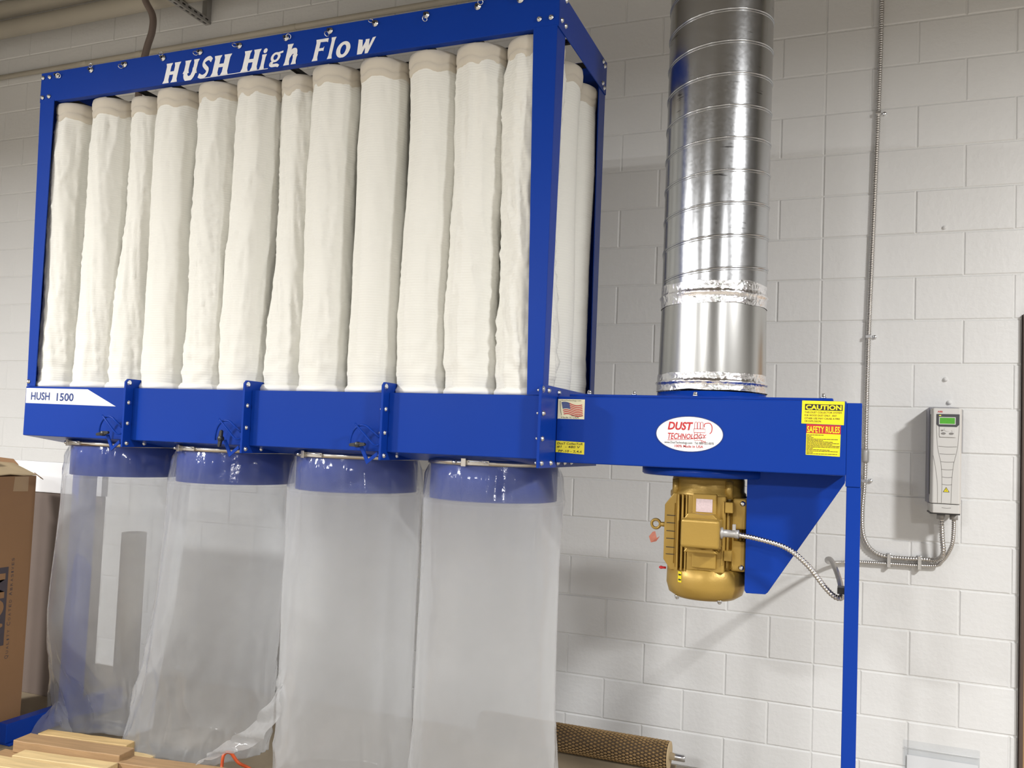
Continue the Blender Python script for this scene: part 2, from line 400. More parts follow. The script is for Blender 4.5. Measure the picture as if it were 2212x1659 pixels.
# door at the right end of the wall
tr = struct(obj('trim_1', MB().box(0.703, 0.716, -0.03, 0.15, FLZ, 2.06).box(1.645, 1.66, -0.03, 0.15, FLZ, 2.06).box(0.716, 1.645, -0.03, 0.15, 2.03, 2.06), 'jamb', bevel=0.002))
tr['label'] = 'dark brown door frame at the right edge'
d = struct(obj('door_1', MB().box(0.717, 1.644, 0.0, 0.045, FLZ, 2.029), 'door', bevel=0.002)); d['label'] = 'tan wooden door at the right edge'
obj('door_handle', MB().lathe([(0.03, 0), (0.03, -0.01), (0.012, -0.012), (0.012, -0.05), (0.028, -0.055), (0.03, -0.075), (0.0, -0.085)], (1.57, 0, 1.0), 20, 'Y'), 'steel', d)

pf = thing('plywood_platform', 'low dusty plywood platform under the dust collector, lumber and roller', 'platform', (-2.65, -1.5, FLZ))
for i, (a, b) in enumerate(((-4.75, -3.40), (-3.398, -2.05), (-2.048, -0.70))):
    obj('sheet', MB().box(a, b, -2.65, -0.42, -0.022, -0.0005), 'ply', pf, bevel=0.0015)
for y in (-2.60, -2.06, -1.52, -0.98, -0.47):
    obj('joist', MB().box(-4.74, -0.71, y - .02, y + .02, FLZ, -0.0225), 'oldwood', pf)
# ------------------------------------------------------------------ dust collector frame and plenum
XL, XR, YF, YR = -3.457, -0.974, -1.562, -0.962
ZT, ZB, ZP, ZQ = 2.988, 2.852, 1.569, 1.353
XP = -3.419
dc = thing('dust_collector', 'long blue steel dust collector frame holding rows of white filter sleeves above hanging plastic bags', 'dust collector', ((XL + XR) / 2, (YF + YR) / 2, 0))
th = 0.004
def chan_x(y, sgn, mb=None):
    mb = MB(); mb.box(XL, XR, y, y + sgn * th, ZB, ZT); mb.box(XL, XR, y + sgn * th, y + sgn * 0.035, ZT - th, ZT); mb.box(XL + .1, XR - .095, y + sgn * th, y + sgn * 0.03, ZB, ZB + th); return mb
front_beam = obj('front_beam', chan_x(YF, 1), 'blue', dc, bevel=0.0015)
obj('rear_beam', chan_x(YR, -1), 'blue', dc, bevel=0.0015)
for x, s in ((XL, 1), (XR, -1)):
    m = MB(); m.box(min(x, x + s * th), max(x, x + s * th), YF + .0045, YR - .0045, ZB, ZT); m.box(min(x + s * th, x + s * .03), max(x + s * th, x + s * .03), YF + .04, YR - .04, ZT - th, ZT)
    obj('side_beam', m, 'blue', dc, bevel=0.0015)
def quad_plate_y(y0, y1, bx0, bx1, tx0, tx1, z0, z1):
    m = MB(); m.hexa([(bx0, y0, z0), (bx1, y0, z0), (bx1, y1, z0), (bx0, y1, z0)], [(tx0, y0, z1), (tx1, y0, z1), (tx1, y1, z1), (tx0, y1, z1)]); return m
def post(xo_b, xo_t, xi_b, xi_t, y, s, sx):
    # tapered angle: front plate + side plate
    m = MB(); y2 = y + s * th; ya, yb = min(y, y2), max(y, y2)
    a0, a1 = sorted((xo_b, xi_b)); c0, c1 = sorted((xo_t, xi_t))
    m.hexa([(a0, ya, ZP + .0005), (a1, ya, ZP + .0005), (a1, yb, ZP + .0005), (a0, yb, ZP + .0005)], [(c0, ya, ZB + .005), (c1, ya, ZB + .005), (c1, yb, ZB + .005), (c0, yb, ZB + .005)])
    db, dt = 0.055, 0.088
    e = sx * th
    yb_, yt_ = y + s * db, y + s * dt
    b = [(xo_b, y2, ZP + .0005), (xo_b + e, y2, ZP + .0005), (xo_b + e, yb_, ZP + .0005), (xo_b, yb_, ZP + .0005)]
    t = [(xo_t, y2, ZB + .005), (xo_t + e, y2, ZB + .005), (xo_t + e, yt_, ZB + .005), (xo_t, yt_, ZB + .005)]
    m.hexa(b, t); return m
pin = 0.0015
obj('post', post(-3.412, -3.452, -3.363, -3.366, YF - pin, 1, 1), 'blue', dc, bevel=0.001)
obj('post', post(-0.980, -0.978, -1.037, -1.067, YF - pin, 1, -1), 'blue', dc, bevel=0.001)
obj('post', post(-3.412, -3.452, -3.363, -3.366, YR + pin, -1, 1), 'blue', dc, bevel=0.001)
obj('post', post(-0.980, -0.978, -1.037, -1.067, YR + pin, -1, -1), 'blue', dc, bevel=0.001)
# hanger bars inside the top
FX = [-3.330, -3.110, -2.925, -2.735, -2.510, -2.310, -2.125, -1.940, -1.720, -1.505, -1.305, -1.098]
FR = [1, 1, .86, 1, 1, 1, .84, 1, 1, 1, 1, 1]
for x in FX:
    obj('hanger_bar', MB().box(x - 0.009, x + 0.009, YF + 0.01, YR - 0.01, ZB + 0.012, ZB + 0.03), 'black', dc, bevel=0.001)
for y in (-1.36, -1.16):
    obj('hanger_bar', MB().box(XL + .01, XR - .01, y - .008, y + .008, ZB + .034, ZB + .05), 'black', dc)
# plenum sections
JX = [XP, -2.800, -2.195, -1.580, XR]
for i in range(4):
    a, b = JX[i] + (0.005 if i else 0), JX[i + 1] - 0.005
    m = MB()
    m.add([(a, YF, ZQ), (b, YF, ZQ), (b, YF, ZP), (a, YF, ZP), (a, YR, ZQ), (b, YR, ZQ), (b, YR, ZP), (a, YR, ZP), (a, YF + .2, ZQ - .03), (b, YF + .2, ZQ - .03), (a, YR - .2, ZQ - .03), (b, YR - .2, ZQ - .03)],
          [(0, 1, 2, 3), (3, 2, 6, 7), (7, 6, 5, 4), (0, 8, 9, 1), (8, 10, 11, 9), (10, 4, 5, 11), (0, 3, 7, 4, 10, 8), (1, 9, 11, 5, 6, 2)])
    obj('plenum_section', m, 'blue', dc, bevel=0.0025)
# flange plates between sections
def flange(x, right=False):
    fr, top, bot = YF - 0.040, ZP + 0.036, ZQ - 0.030
    poly = [(fr, bot), (fr, top - .012), (fr + .012, top), (YF + 0.075 if not right else YR + .01, top), (YF + 0.087 if not right else YR + .01, top - .01), (YF + .087 if not right else YR + .01, ZP - .01), (YR + .01, ZP - .01), (YR + .03, bot), ]
    m = MB().prism(poly, 0, x - 0.005, x + 0.005)
    fo = obj('flange', m, 'blue', dc, bevel=0.0012)
    hole = None
    for z in (1.507, 1.422, 1.340):
        inst(BOLT, 'bolt', fo, (x + .005, YF - 0.020, z), RIGHT); inst(NUT, 'bolt', fo, (x - .005, YF - 0.020, z), LEFT)
    for y in (-1.49, -1.415, -1.34, -1.265):
        inst(BOLT, 'bolt', fo, (x + .005, y, 1.340), RIGHT)
    # bright disc in the top ear, standing in for light through an open hole
    inst(BOLT, 'hole_disc', fo, (x + .004, YF - .022, 1.588), RIGHT, (1.25, 0.6, 1.25))
    if right:
        for y in (-1.536, -1.43, -1.173): inst(BOLT, 'bolt', fo, (x + .005, y, 1.587), RIGHT)
        inst(NUT, 'bolt', fo, (x - .005, YF - .02, 1.585), LEFT)
    return fo
for x in JX[1:4]: flange(x)
flange(XR, True)
# bolts
for (x, z) in ((-3.444, 2.965), (-3.402, 2.964), (-3.439, 2.874), (-3.399, 2.875), (-1.046, 2.885), (-1.002, 2.885), (-1.046, 2.968), (-1.002, 2.968)):
    inst(BOLT, 'bolt', dc, (x, YF - .0015, z), FRONT)
inst(BOLT, 'bolt', dc, (-3.402, YF - .002, 1.590), FRONT)
for (y, z) in ((-1.533, 2.885), (-1.492, 2.884), (-1.533, 2.972), (-1.493, 2.976), (-1.022, 2.968), (-1.000, 2.958), (-1.020, 2.879), (-0.998, 2.868)):
    inst(BOLT, 'bolt', dc, (XR, y, z), RIGHT)
# eye bolts along the front beam
EBX = [-3.356, -3.153, -2.958, -2.745, -2.548, -2.347, -2.118, -1.913, -1.711, -1.494, -1.285, -1.120]
wm = MB().lathe([(0.0, -0.010), (0.006, -0.010), (0.006, -0.004), (0.0128, -0.003), (0.0128, 0.0), (0.003, 0.0)], n=16, axis='Y'); t = obj('w', wm, 'bolt'); WASH = t.data; bpy.data.objects.remove(t)
ring = MB().tube([(0.0095 * math.cos(a * PI / 8), 0, 0.0095 * math.sin(a * PI / 8)) for a in range(16)], 0.0016, 6, closed=True); t = obj('r', ring, 'bolt'); RING = t.data; bpy.data.objects.remove(t)
nutm = MB().lathe([(0.0, -0.013), (0.0055, -0.013), (0.0058, -0.004), (0.0058, 0)], n=6, axis='Y', smooth=False); t = obj('n', nutm, 'black'); NUTB = t.data; bpy.data.objects.remove(t)
angs = [-20, 75, 215, 110, 200, 175, 0, 240, 150, 265, 40, 120]
for x, a in zip(EBX, angs):
    w = inst(WASH, 'eye_bolt', front_beam, (x, YF - .001, 2.966))
    n_ = bpy.data.objects.new('pin_head', NUTB); C.objects.link(n_); n_.parent = front_beam; n_.location = w.location; n_.location.y -= 0.004
    r_ = bpy.data.objects.new('split_ring', RING); C.objects.link(r_); r_.parent = front_beam
    r_.location = Vector(w.location) + Vector((0.017 * math.cos(R(a)), -0.009, 0.017 * math.sin(R(a)))); r_.rotation_euler = (R(25), R(30 + a), R(35))
# clamp handles beside the three middle flanges
def handle(x, tilt):
    h = obj('gate_handle', MB().tube(catmull([(x - .10, -1.615, 1.452), (x - .055, -1.617, 1.412), (x - .020, -1.612, 1.378), (x - .006, -1.600, 1.378)], 6), 0.0036, 8), 'blue', dc)
    arc = [(x - .074 + .050 * math.cos(a), -1.604, 1.385 + .062 * math.sin(a)) for a in [R(q) for q in range(195, 45, -12)]] + [(x - .006, -1.600, 1.405)]
    obj('quadrant', MB().tube(arc, 0.0042, 8), 'blue', h)
    obj('quadrant_leg', MB().prism([(x - .085, 1.372), (x - .070, 1.372), (x - .045, 1.325), (x - .010, 1.352), (x - .006, 1.340), (x - .050, 1.306)], 1, -1.606, -1.601), 'blue', h)
    k = MB(); k.lathe([(0, -.018), (.010, -.016), (.011, 0), (.006, .006)], (x - .078, -1.618, 1.376), 12, 'Y')
    c, s = math.cos(tilt), math.sin(tilt)
    for sg in (-1, 1):
        P = [(0.006, -.007), (.030, -.005), (.034, 0), (.030, .006), (.006, .008)]
        k.prism([(x - .078 + sg * (u * c - v * s), 1.376 + sg * (u * s + v * c)) for u, v in P], 1, -1.632, -1.622)
    obj('wing_knob', k, 'black', h, bevel=0.001)
for x, tl in zip(JX[1:4], (0.15, 1.45, 0.05)): handle(x, tl)
# collars
BX = [-3.105, -2.495, -1.885, -1.276]
for x in BX:
    obj('collar', MB().lathe([(0.243, ZQ - .02), (0.243, ZQ - .165), (0.240, ZQ - .165), (0.240, ZQ - .02)], (x, -1.262, 0), 64, cap=False), 'blue', dc)
# stand: foot rail and leg on the left
obj('foot_rail', MB().box(-3.462, -3.405, -1.553, -0.93, 0.012, 0.095).box(-3.475, -3.392, -1.545, -1.40, 0, 0.012).box(-3.475, -3.392, -1.10, -0.94, 0, 0.012), 'blue', dc, bevel=0.003)
obj('leg', MB().box(-3.457, -3.412, -1.262, -1.16, 0.095, ZQ + .1), 'blue', dc, bevel=0.003)

# name plate and lettering
nm = obj('name_plate', MB().flat([(-3.413, 1.495), (-2.886, 1.4905), (-3.05, 1.560), (-3.414, 1.561)], YF - .0012), 'white_print', dc, label='white arrow-ended plate reading HUSH 1500')
text_ = text_mb('HUSH', -3.382, 1.5105, YF - .0018, 0.034, 0.113, bold=.022); text_mb('1500', -3.228, 1.5085, YF - .0018, 0.034, 0.100, bold=.022, mb=text_)
obj('lettering', text_, 'blue_print', nm)

def stem(x0, x1, z0, z1, e=.07):
    q = min(.16, (z1 - z0) * .3)
    return [(x0 - e, z0), (x1 + e, z0), (x1, z0 + q), (x1, z1 - q), (x1 + e, z1), (x0 - e, z1), (x0, z1 - q), (x0, z0 + q)]
def thick(pts, ws):
    L_, R_ = [], []
    for i, p in enumerate(pts):
        a = pts[max(i - 1, 0)]; b = pts[min(i + 1, len(pts) - 1)]
        dx, dz = b[0] - a[0], b[1] - a[1]; l = math.hypot(dx, dz) or 1; nx, nz = -dz / l, dx / l
        w = ws[i] if isinstance(ws, (list, tuple)) else ws
        L_.append((p[0] + nx * w / 2, p[1] + nz * w / 2)); R_.append((p[0] - nx * w / 2, p[1] - nz * w / 2))
    return [[L_[i], L_[i + 1], R_[i + 1], R_[i]] for i in range(len(pts) - 1)]
def cr2(pts, k=6): return [(v.x, v.y) for v in catmull([(p[0], p[1], 0) for p in pts], k)]
def ringp(cx, cz, rx, rz, tx, tz, n=28):
    out = []
    for i in range(n):
        a, b = 2 * PI * i / n, 2 * PI * (i + 1) / n
        out.append([(cx + rx * math.cos(a), cz + rz * math.sin(a)), (cx + rx * math.cos(b), cz + rz * math.sin(b)), (cx + (rx - tx) * math.cos(b), cz + (rz - tz) * math.sin(b)), (cx + (rx - tx) * math.cos(a), cz + (rz - tz) * math.sin(a))])
    return out
def glyph(ch):
    if ch == 'H': return [stem(.07, .38, 0, 1), stem(.64, .95, 0, 1), [(.36, .40), (.66, .40), (.66, .57), (.36, .57)]]
    if ch == 'U': return [stem(.05, .36, .35, 1), stem(.68, .95, .3, 1)] + thick(cr2([(.21, .6), (.22, .25), (.42, .06), (.68, .12), (.80, .35), (.80, .6)]), .28)
    if ch == 'S': return thick(cr2([(.95, .82), (.68, .95), (.36, .86), (.30, .68), (.52, .52), (.76, .36), (.70, .14), (.40, .04), (.06, .14)]), [.21] * 49)
    if ch == 'i': return [stem(.22, .74, 0, .70, .1)] + [[(.50 + .30 * math.cos(a * PI / 8), .87 + .115 * math.sin(a * PI / 8)) for a in range(16)]]
    if ch == 'g': return ringp(.46, .47, .40, .24, .22, .11) + [[(.70, .60), (1.04, .64), (1.02, .74), (.62, .69)]] + thick(cr2([(.34, .26), (.12, .16), (.30, .08), (.70, .07), (.92, -.01)]), .15)
    if ch == 'h': return [stem(.06, .40, 0, 1)] + thick(cr2([(.30, .42), (.50, .62), (.74, .62), (.80, .45), (.80, .25)]), .28) + [stem(.66, .96, 0, .45, .06)]
    if ch == 'F': return [stem(.10, .42, 0, 1), [(.3, .86), (.92, .84), (1.02, .80), (1.0, 1.0), (.3, 1.0)], [(.36, .44), (.74, .44), (.80, .40), (.80, .64), (.74, .57), (.36, .57)]]
    if ch == 'l': return [stem(.24, .74, 0, 1, .12)]
    if ch == 'o': return ringp(.5, .34, .50, .38, .30, .15)
    if ch == 'w': return [[(.0, .70), (.26, .66), (.36, .26), (.22, 0), (.10, 0)], [(.22, 0), (.40, 0), (.66, .60), (.50, .66), (.30, .22)], [(.44, .66), (.68, .66), (.74, .24), (.72, 0), (.58, 0)], [(.60, 0), (.76, 0), (1.05, .72), (.86, .70), (.70, .26)]]
LT = [('H', -2.742, -2.647), ('U', -2.640, -2.549), ('S', -2.555, -2.478), ('H', -2.488, -2.383), ('H', -2.336, -2.236), ('i', -2.247, -2.197), ('g', -2.199, -2.124), ('h', -2.126, -2.049), ('F', -1.994, -1.918), ('l', -1.926, -1.878), ('o', -1.886, -1.806), ('w', -1.794, -1.704)]
CAPH, BASE, SH = 0.0835, 2.8555, 0.018
wordmark = obj('wordmark_line', MB().box(-2.54, -2.20, YF - .0010, YF - .0003, ZB + .0005, ZB + .003), 'white_print', front_beam)
for ch, xa, xb in LT:
    lm = MB()
    for ni, poly in enumerate(glyph(ch)):
        P = []
        for (u, v) in poly:
            z = max(BASE + v * CAPH, ZB + .001)
            P.append((xa + u * (xb - xa - SH) + SH * v, z))
        lm.flat(P, YF - .0012 - ni * .00003)
    obj('letter', lm, 'white_print', front_beam)

# ------------------------------------------------------------------ filter sleeves
def filter_parts(seed, amp, sway, twist, pinch, res, k=1.0):
    nth, nz = res
    z0, z1, Rr = 1.590, 2.782, 0.0985 * (k * .5 + .5)
    so = Vector((seed * 7.31, seed * 3.17, seed * 1.93))
    vs = []
    for j in range(nz + 1):
        t = j / nz; z = z0 + (z1 - z0) * t
        cx = sway[0] * math.sin(PI * t) + sway[1] * math.sin(2 * PI * t) + sway[2] * (1 - t)
        cy = sway[3] * math.sin(PI * t)
        env = min(1, t / .08) * min(1, (1 - t) / .05); env = .25 + .75 * env
        pn = 1 - pinch * math.sin(PI * min(1, max(0, (t - .15) / .7))) ** 2
        for i in range(nth):
            a = 2 * PI * i / nth; a2 = a + twist * t
            d = noise.noise(Vector((math.cos(a2) * 1.1, math.sin(a2) * 1.1, t * 1.6)) + so) * 0.55
            q = noise.noise(Vector((math.cos(a2) * 2.3, math.sin(a2) * 2.3, t * 3.2 + a * .0)) + so * 1.7)
            cre = (1 - abs(q)) ** 6
            q2 = noise.noise(Vector((math.cos(a2 + t * 1.5) * 4.0, math.sin(a2 + t * 1.5) * 4.0, t * 5.0)) + so * 2.3)
            cre2 = (1 - abs(q2)) ** 8
            low = math.exp(-t * 9) * noise.noise(Vector((math.cos(a) * 2, math.sin(a) * 2, t * 28)) + so) * .8
            pleat = math.exp(-(1 - t) * 7) * math.sin(a * 9 + seed) * .28
            r = Rr * (1 + (k - 1) * .5 * t) * (1 + env * amp * (d + .35 * cre + .22 * cre2 + low + pleat))
            if .038 < t < .052: r += .0016
            vs.append((cx + r * math.cos(a) * pn, cy + r * math.sin(a), z))
    fs = []
    for j in range(nz):
        for i in range(nth):
            fs.append((j * nth + i, j * nth + (i + 1) % nth, (j + 1) * nth + (i + 1) % nth, (j + 1) * nth + i))
    body = MB().add(vs, fs, True)
    bx = sway[2]
    base = MB().lathe([(.094, 1.570), (.108, 1.570), (.109, 1.582), (.105, 1.588), (.1005, 1.596), (.094, 1.596)], (bx, 0, 0), 40, cap=False)
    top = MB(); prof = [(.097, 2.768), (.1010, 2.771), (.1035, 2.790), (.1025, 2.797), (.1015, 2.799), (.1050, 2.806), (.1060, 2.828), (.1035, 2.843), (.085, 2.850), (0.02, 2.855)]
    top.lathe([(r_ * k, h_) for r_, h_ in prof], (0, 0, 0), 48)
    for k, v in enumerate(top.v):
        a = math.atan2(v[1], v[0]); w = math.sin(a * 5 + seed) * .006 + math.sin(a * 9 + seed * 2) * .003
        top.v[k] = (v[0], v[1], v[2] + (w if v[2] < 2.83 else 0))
    return body, base, top
def filter_bag(x, y, seed, amp, sway, twist, pinch, res, label, group, cache=None, k=1.0):
    t = thing('filter_sleeve', label, 'filter sleeve', (x, y, 1.57), group)
    if cache is not None and cache.get('m'):
        for nm_, me in cache['m']:
            o = bpy.data.objects.new(nm_, me); C.objects.link(o); o.parent = t
        return t
    body, base, top = filter_parts(seed, amp, sway, twist, pinch, res, k)
    outs = []
    for nm_, mb, m in (('sleeve', body, 'fabric'), ('base_cuff', base, 'cuff'), ('top_cuff', top, 'cuff_shaded')):
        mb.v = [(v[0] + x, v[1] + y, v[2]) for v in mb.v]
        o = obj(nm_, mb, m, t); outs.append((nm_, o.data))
    if cache is not None: cache['m'] = outs
    return t
names = ['leftmost white filter sleeve, strongly pleated at the top, beside the left post', 'second white filter sleeve from the left post in the front row', 'third white filter sleeve from the left, narrow and pleated, above the arrow plate tip',
         'fourth white filter sleeve from the left, straight, below the first H of the lettering', 'fifth white filter sleeve from the left, bulging above its base, below the word HUSH', 'sixth white filter sleeve from the left with slanting folds, below the word High',
         'narrow white filter sleeve with a diagonal crease, seventh from the left', 'broad white filter sleeve below the word Flow, eighth from the left', 'smooth white filter sleeve, fourth from the right post',
         'straight white filter sleeve, third from the right post', 'white filter sleeve with creased waist, second from the right post', 'crumpled narrow white filter sleeve partly behind the right front post']
prm = [(.115, (-.012, .006, -.012, 0), .5, .05), (.10, (.004, .008, -.018, 0), .8, .0), (.12, (-.006, -.008, -.022, .012), .7, .14), (.06, (-.004, .004, .0, 0), .2, .0), (.12, (.004, .010, -.010, 0), .9, .03), (.10, (-.010, -.004, -.012, .006), -.9, .0),
       (.13, (.004, .0, -.004, .016), 1.1, .16), (.09, (-.006, .004, .006, 0), .4, .0), (.055, (.0, .003, .006, 0), .2, .0), (.07, (.006, -.006, .008, 0), .3, .0), (.11, (-.006, -.006, .010, 0), .6, .04), (.17, (-.008, .006, .004, .008), 1.4, .10)]
for i in range(12):
    a, sw, tw, pi_ = prm[i]
    filter_bag(FX[i], -1.445 + (.02 if FR[i] < 1 else 0), i + 1, a * 1.75, sw, tw, pi_, (72, 150), names[i], 'filter sleeves in the front row', None, FR[i])
caches = [{}, {}, {}]
for i in range(12):
    last = i == 11
    filter_bag(FX[i] + .004, -1.243, 20 + i % 3, .07, (0, .004, 0, 0), .4, .03, (40, 60),
               'white filter sleeve next behind the right front post, seen through the side opening' if last else 'white filter sleeve of the middle row, glimpsed between the front sleeves', 'filter sleeves in the middle row', None if last else caches[i % 3])
for i in range(12):
    last = i == 11
    filter_bag(FX[i] + .004, -1.045, 30 + i % 3, .07, (0, -.004, 0, 0), .4, .03, (40, 60),
               'rearmost white filter sleeve seen through the side opening, beside the rear post' if last else 'white filter sleeve of the back row, mostly hidden behind the others', 'filter sleeves in the back row', None if last else caches[i % 3])

# ------------------------------------------------------------------ plastic dust bags
def dust_bag(x, seed, label, film, z_end, phi, a_end, b_end, flat_from, shift, crumple, tilt=0.0, lean=0.0):
    t = thing('dust_bag', label, 'plastic bag', (x, -1.262, 0), 'plastic dust bags under the collector')
    nth, nz = 120, 130
    so = Vector((seed * 5.1, seed * 2.7, seed))
    vs = []; zt = 1.318; R0 = 0.2475
    c, s = math.cos(phi), math.sin(phi)
    for j in range(nz + 1):
        q = j / nz
        z = zt + (z_end - zt) * q
        w = max(0.0, (flat_from - z) / (flat_from - z_end)) if z < flat_from else 0.0
        w = w * w * (3 - 2 * w)
        grow = min(1, q / .10)
        aa = R0 + .018 * grow + (a_end - R0 - .018) * w; bb = R0 + .018 * grow + (b_end - R0 - .018) * w
        cx = shift[0] * q ** 1.5; cy = shift[1] * q ** 1.5
        for i in range(nth):
            a = 2 * PI * i / nth
            ca, sa = math.cos(a), math.sin(a)
            n1 = noise.noise(Vector((ca * 1.3, sa * 1.3, z * 1.5)) + so)
            n2 = noise.noise(Vector((ca * 3.0, sa * 3.0, z * 4.5)) + so * 1.3)
            n3 = noise.noise(Vector((ca * 6, sa * 6, z * 9)) + so * 1.9)
            pl = (1 - abs(noise.noise(Vector((ca * 5, sa * 5, z * 1.2)) + so * 3))) ** 5 * math.exp(-max(0, q) * 10) * .018 * min(1, q * 30)
            lo = w * crumple
            cr = (1 - abs(n2)) ** 4
            k = grow * (.010 * n1 + .004 * n2) + lo * (.035 * n1 + .035 * cr + .012 * n3) + pl
            X = (aa + k) * ca; Y = (bb + k) * sa
            zz = z + lo * .03 * noise.noise(Vector((ca * 2, sa * 2, 3)) + so) + tilt * X * w
            vs.append((x + cx + X * c - Y * s, -1.262 + cy + X * s + Y * c, max(0.006, zz)))
    fs = []
    for j in range(nz):
        for i in range(nth): fs.append((j * nth + i, j * nth + (i + 1) % nth, (j + 1) * nth + (i + 1) % nth, (j + 1) * nth + i))
    # closed bottom
    m = (nz) * nth
    vs.append((x + shift[0], -1.262 + shift[1], max(0.006, z_end + 0.01)))
    for i in range(nth): fs.append((m + i, m + (i + 1) % nth, len(vs) - 1))
    bag = obj('film', MB().add(vs, fs, True), film, t)
    # clamp band, screw and latch
    cl = obj('clamp_band', MB().lathe([(.2500, 1.318), (.2535, 1.318), (.2535, 1.338), (.2500, 1.338)], (x, -1.262, 0), 72, cap=False), 'steel', t)
    ang = {1: -2.03, 2: -1.95, 3: -1.93, 4: -1.62}[seed]
    def at(a, r, z): return (x + r * math.cos(a), -1.262 + r * math.sin(a), z)
    def slab(a0, a1, r0, r1, z0_, z1_, n=4):
        mb = MB(); P = []
        for k in range(n + 1):
            a = a0 + (a1 - a0) * k / n
            P += [at(a, r0, z0_), at(a, r1, z0_), at(a, r1, z1_), at(a, r0, z1_)]
        F_ = []
        for k in range(n):
            for e in range(4): F_.append((4 * k + e, 4 * k + (e + 1) % 4, 4 * k + 4 + (e + 1) % 4, 4 * k + 4 + e))
        F_ += [(0, 3, 2, 1), tuple(4 * n + e for e in range(4))]
        return mb.add(P, F_)
    obj('latch', slab(ang, ang + .07, .2535, .272, 1.314, 1.343).add(*[(m_.v, m_.f) for m_ in [slab(ang + .07, ang + .38, .2535, .262, 1.320, 1.337)]][0]), 'steel', cl, bevel=0.001)
    obj('latch_bolt', MB().tube([at(ang - .13, .262, 1.328), at(ang + .02, .266, 1.328)], .0035, 8).lathe([(.008, -.006), (.008, .006)], at(ang - .12, .263, 1.328), 6, 'X'), 'bolt', cl)
    obj('latch_lever', MB().tube(catmull([at(ang + .10, .266, 1.331), at(ang + .25, .270, 1.333), at(ang + .36, .266, 1.330)], 4), .0028, 6), 'bolt', cl)
    return t
b1 = dust_bag(BX[0], 1, 'clearest plastic dust bag, leftmost, its pointed corner beside the blue foot rail', 'film_clear', 0.03, -0.24, .36, .11, .60, (-.165, .05), .8, 0.06)
b2 = dust_bag(BX[1], 2, 'plastic dust bag second from the left, with a twisted tail at its lower right', 'film_clear', 0.05, 0.10, .315, .18, .75, (-.125, -.02), .7, 0.0)
dust_bag(BX[2], 3, 'milky plastic dust bag second from the right, straight sided', 'film', 0.02, 0.05, .285, .20, .60, (-.01, .0), .3)
dust_bag(BX[3], 4, 'milky plastic dust bag rightmost, hanging beside the brown roller', 'film', 0.02, -0.05, .300, .20, .60, (-.005, -.0), .3)
# pointed corner of the first bag
cv = []; n_c = 12
A_, B_, C_ = Vector((-3.398, -1.30, .15)), Vector((-3.395, -1.475, .008)), Vector((-3.17, -1.40, .012))
for i in range(n_c + 1):
    for k in range(n_c + 1):
        u, v = i / n_c, k / n_c
        p = A_.lerp(B_, u).lerp(A_.lerp(C_, u), v)
        e = u * (1 - u) * 4
        cv.append((p.x, p.y + e * (.03 * noise.noise(Vector((u * 4, v * 5, 2))) - .02 * math.sin(v * PI)), max(.006, p.z + .02 * e * noise.noise(Vector((u * 5, v * 6, 7))))))
obj('corner', MB().add(cv, [(i * (n_c + 1) + k, i * (n_c + 1) + k + 1, (i + 1) * (n_c + 1) + k + 1, (i + 1) * (n_c + 1) + k) for i in range(n_c) for k in range(n_c)], True), 'film_clear', b1)
# twisted tail of the second bag
tl = catmull([(-2.045, -1.46, .50), (-2.085, -1.49, .37), (-2.16, -1.50, .27), (-2.27, -1.50, .19), (-2.36, -1.51, .12), (-2.42, -1.52, .055)], 8)
mb = MB(); vs = []; n = len(tl)
for i, p in enumerate(tl):
    q = i / (n - 1); wd_ = .004 + .085 * math.sin(PI * min(1, q * 1.15 + .02)) * (1 - .35 * q)
    for k in range(5):
        u = k / 4
        vs.append((p.x + u * wd_ * .75, p.y - .02 * math.sin(u * 5 + i * .7), max(.006, p.z - u * wd_ * .62 + .004 * math.sin(i * 1.3 + k))))
fs = [(i * 5 + k, i * 5 + k + 1, i * 5 + k + 6, i * 5 + k + 5) for i in range(n - 1) for k in range(4)]
obj('tail', mb.add(vs, fs, True), 'film', b2)

# ------------------------------------------------------------------ blower housing with leg and motor bracket
YB = -1.445; YBR = -0.955; MX, MY = -0.472, -1.2
bl = thing('blower_housing', 'flat blue blower housing on a thin blue leg with an oval white logo sticker', 'blower', (MX, MY, FLZ))
hz0, hz1 = 1.342, 1.574
obj('housing', MB().box(-0.968, -0.014, YB, YBR, hz0, hz1), 'blue', bl, bevel=0.004)
obj('inlet_neck', MB().box(-0.9689, -0.9681, YB + .01, YBR - .01, hz0 + .01, hz1 - .01), 'blue', bl)
lid = obj('lid', MB().box(-0.93, -0.055, YB + .02, YBR - .02, hz1, hz1 + .010), 'blue', bl, bevel=0.003)
for (x, y) in ((-0.86, -1.415), (-0.70, -1.415), (-0.49, -1.415), (-0.085, -1.415), (-0.86, -0.985), (-0.49, -0.985), (-0.085, -0.985)):
    inst(BOLT, 'bolt', lid, (x, y, hz1 + .010), UP, (1, 1.8, 1))
obj('end_channel', MB().box(-0.014, 0.030, YB + .003, YB + .045, 1.309, 1.569), 'blue', bl, bevel=0.002)
obj('end_channel', MB().box(-0.014, 0.030, YBR - .045, YBR - .003, 1.309, 1.569), 'blue', bl, bevel=0.002)
for y in (YB + .006, YBR - .046):
    lg = obj('leg', MB().box(-0.011, 0.031, y, y + .040, FLZ + 0.006, 1.309), 'blue', bl, bevel=0.002)
    obj('foot_plate', MB().box(-0.05, 0.07, y - .03, y + .07, FLZ, FLZ + .006), 'blue', lg)
obj('motor_disc', MB().lathe([(0.225, 1.342), (0.225, 1.318), (0.218, 1.313)], (MX - .01, MY, 0), 64), 'blue', bl)
obj('outlet_collar', MB().lathe([(.200, hz1 + .010), (.191, hz1 + .014), (.191, hz1 + .030), (.186, hz1 + .030)], (MX, MY, 0), 64, cap=False), 'blue', bl)
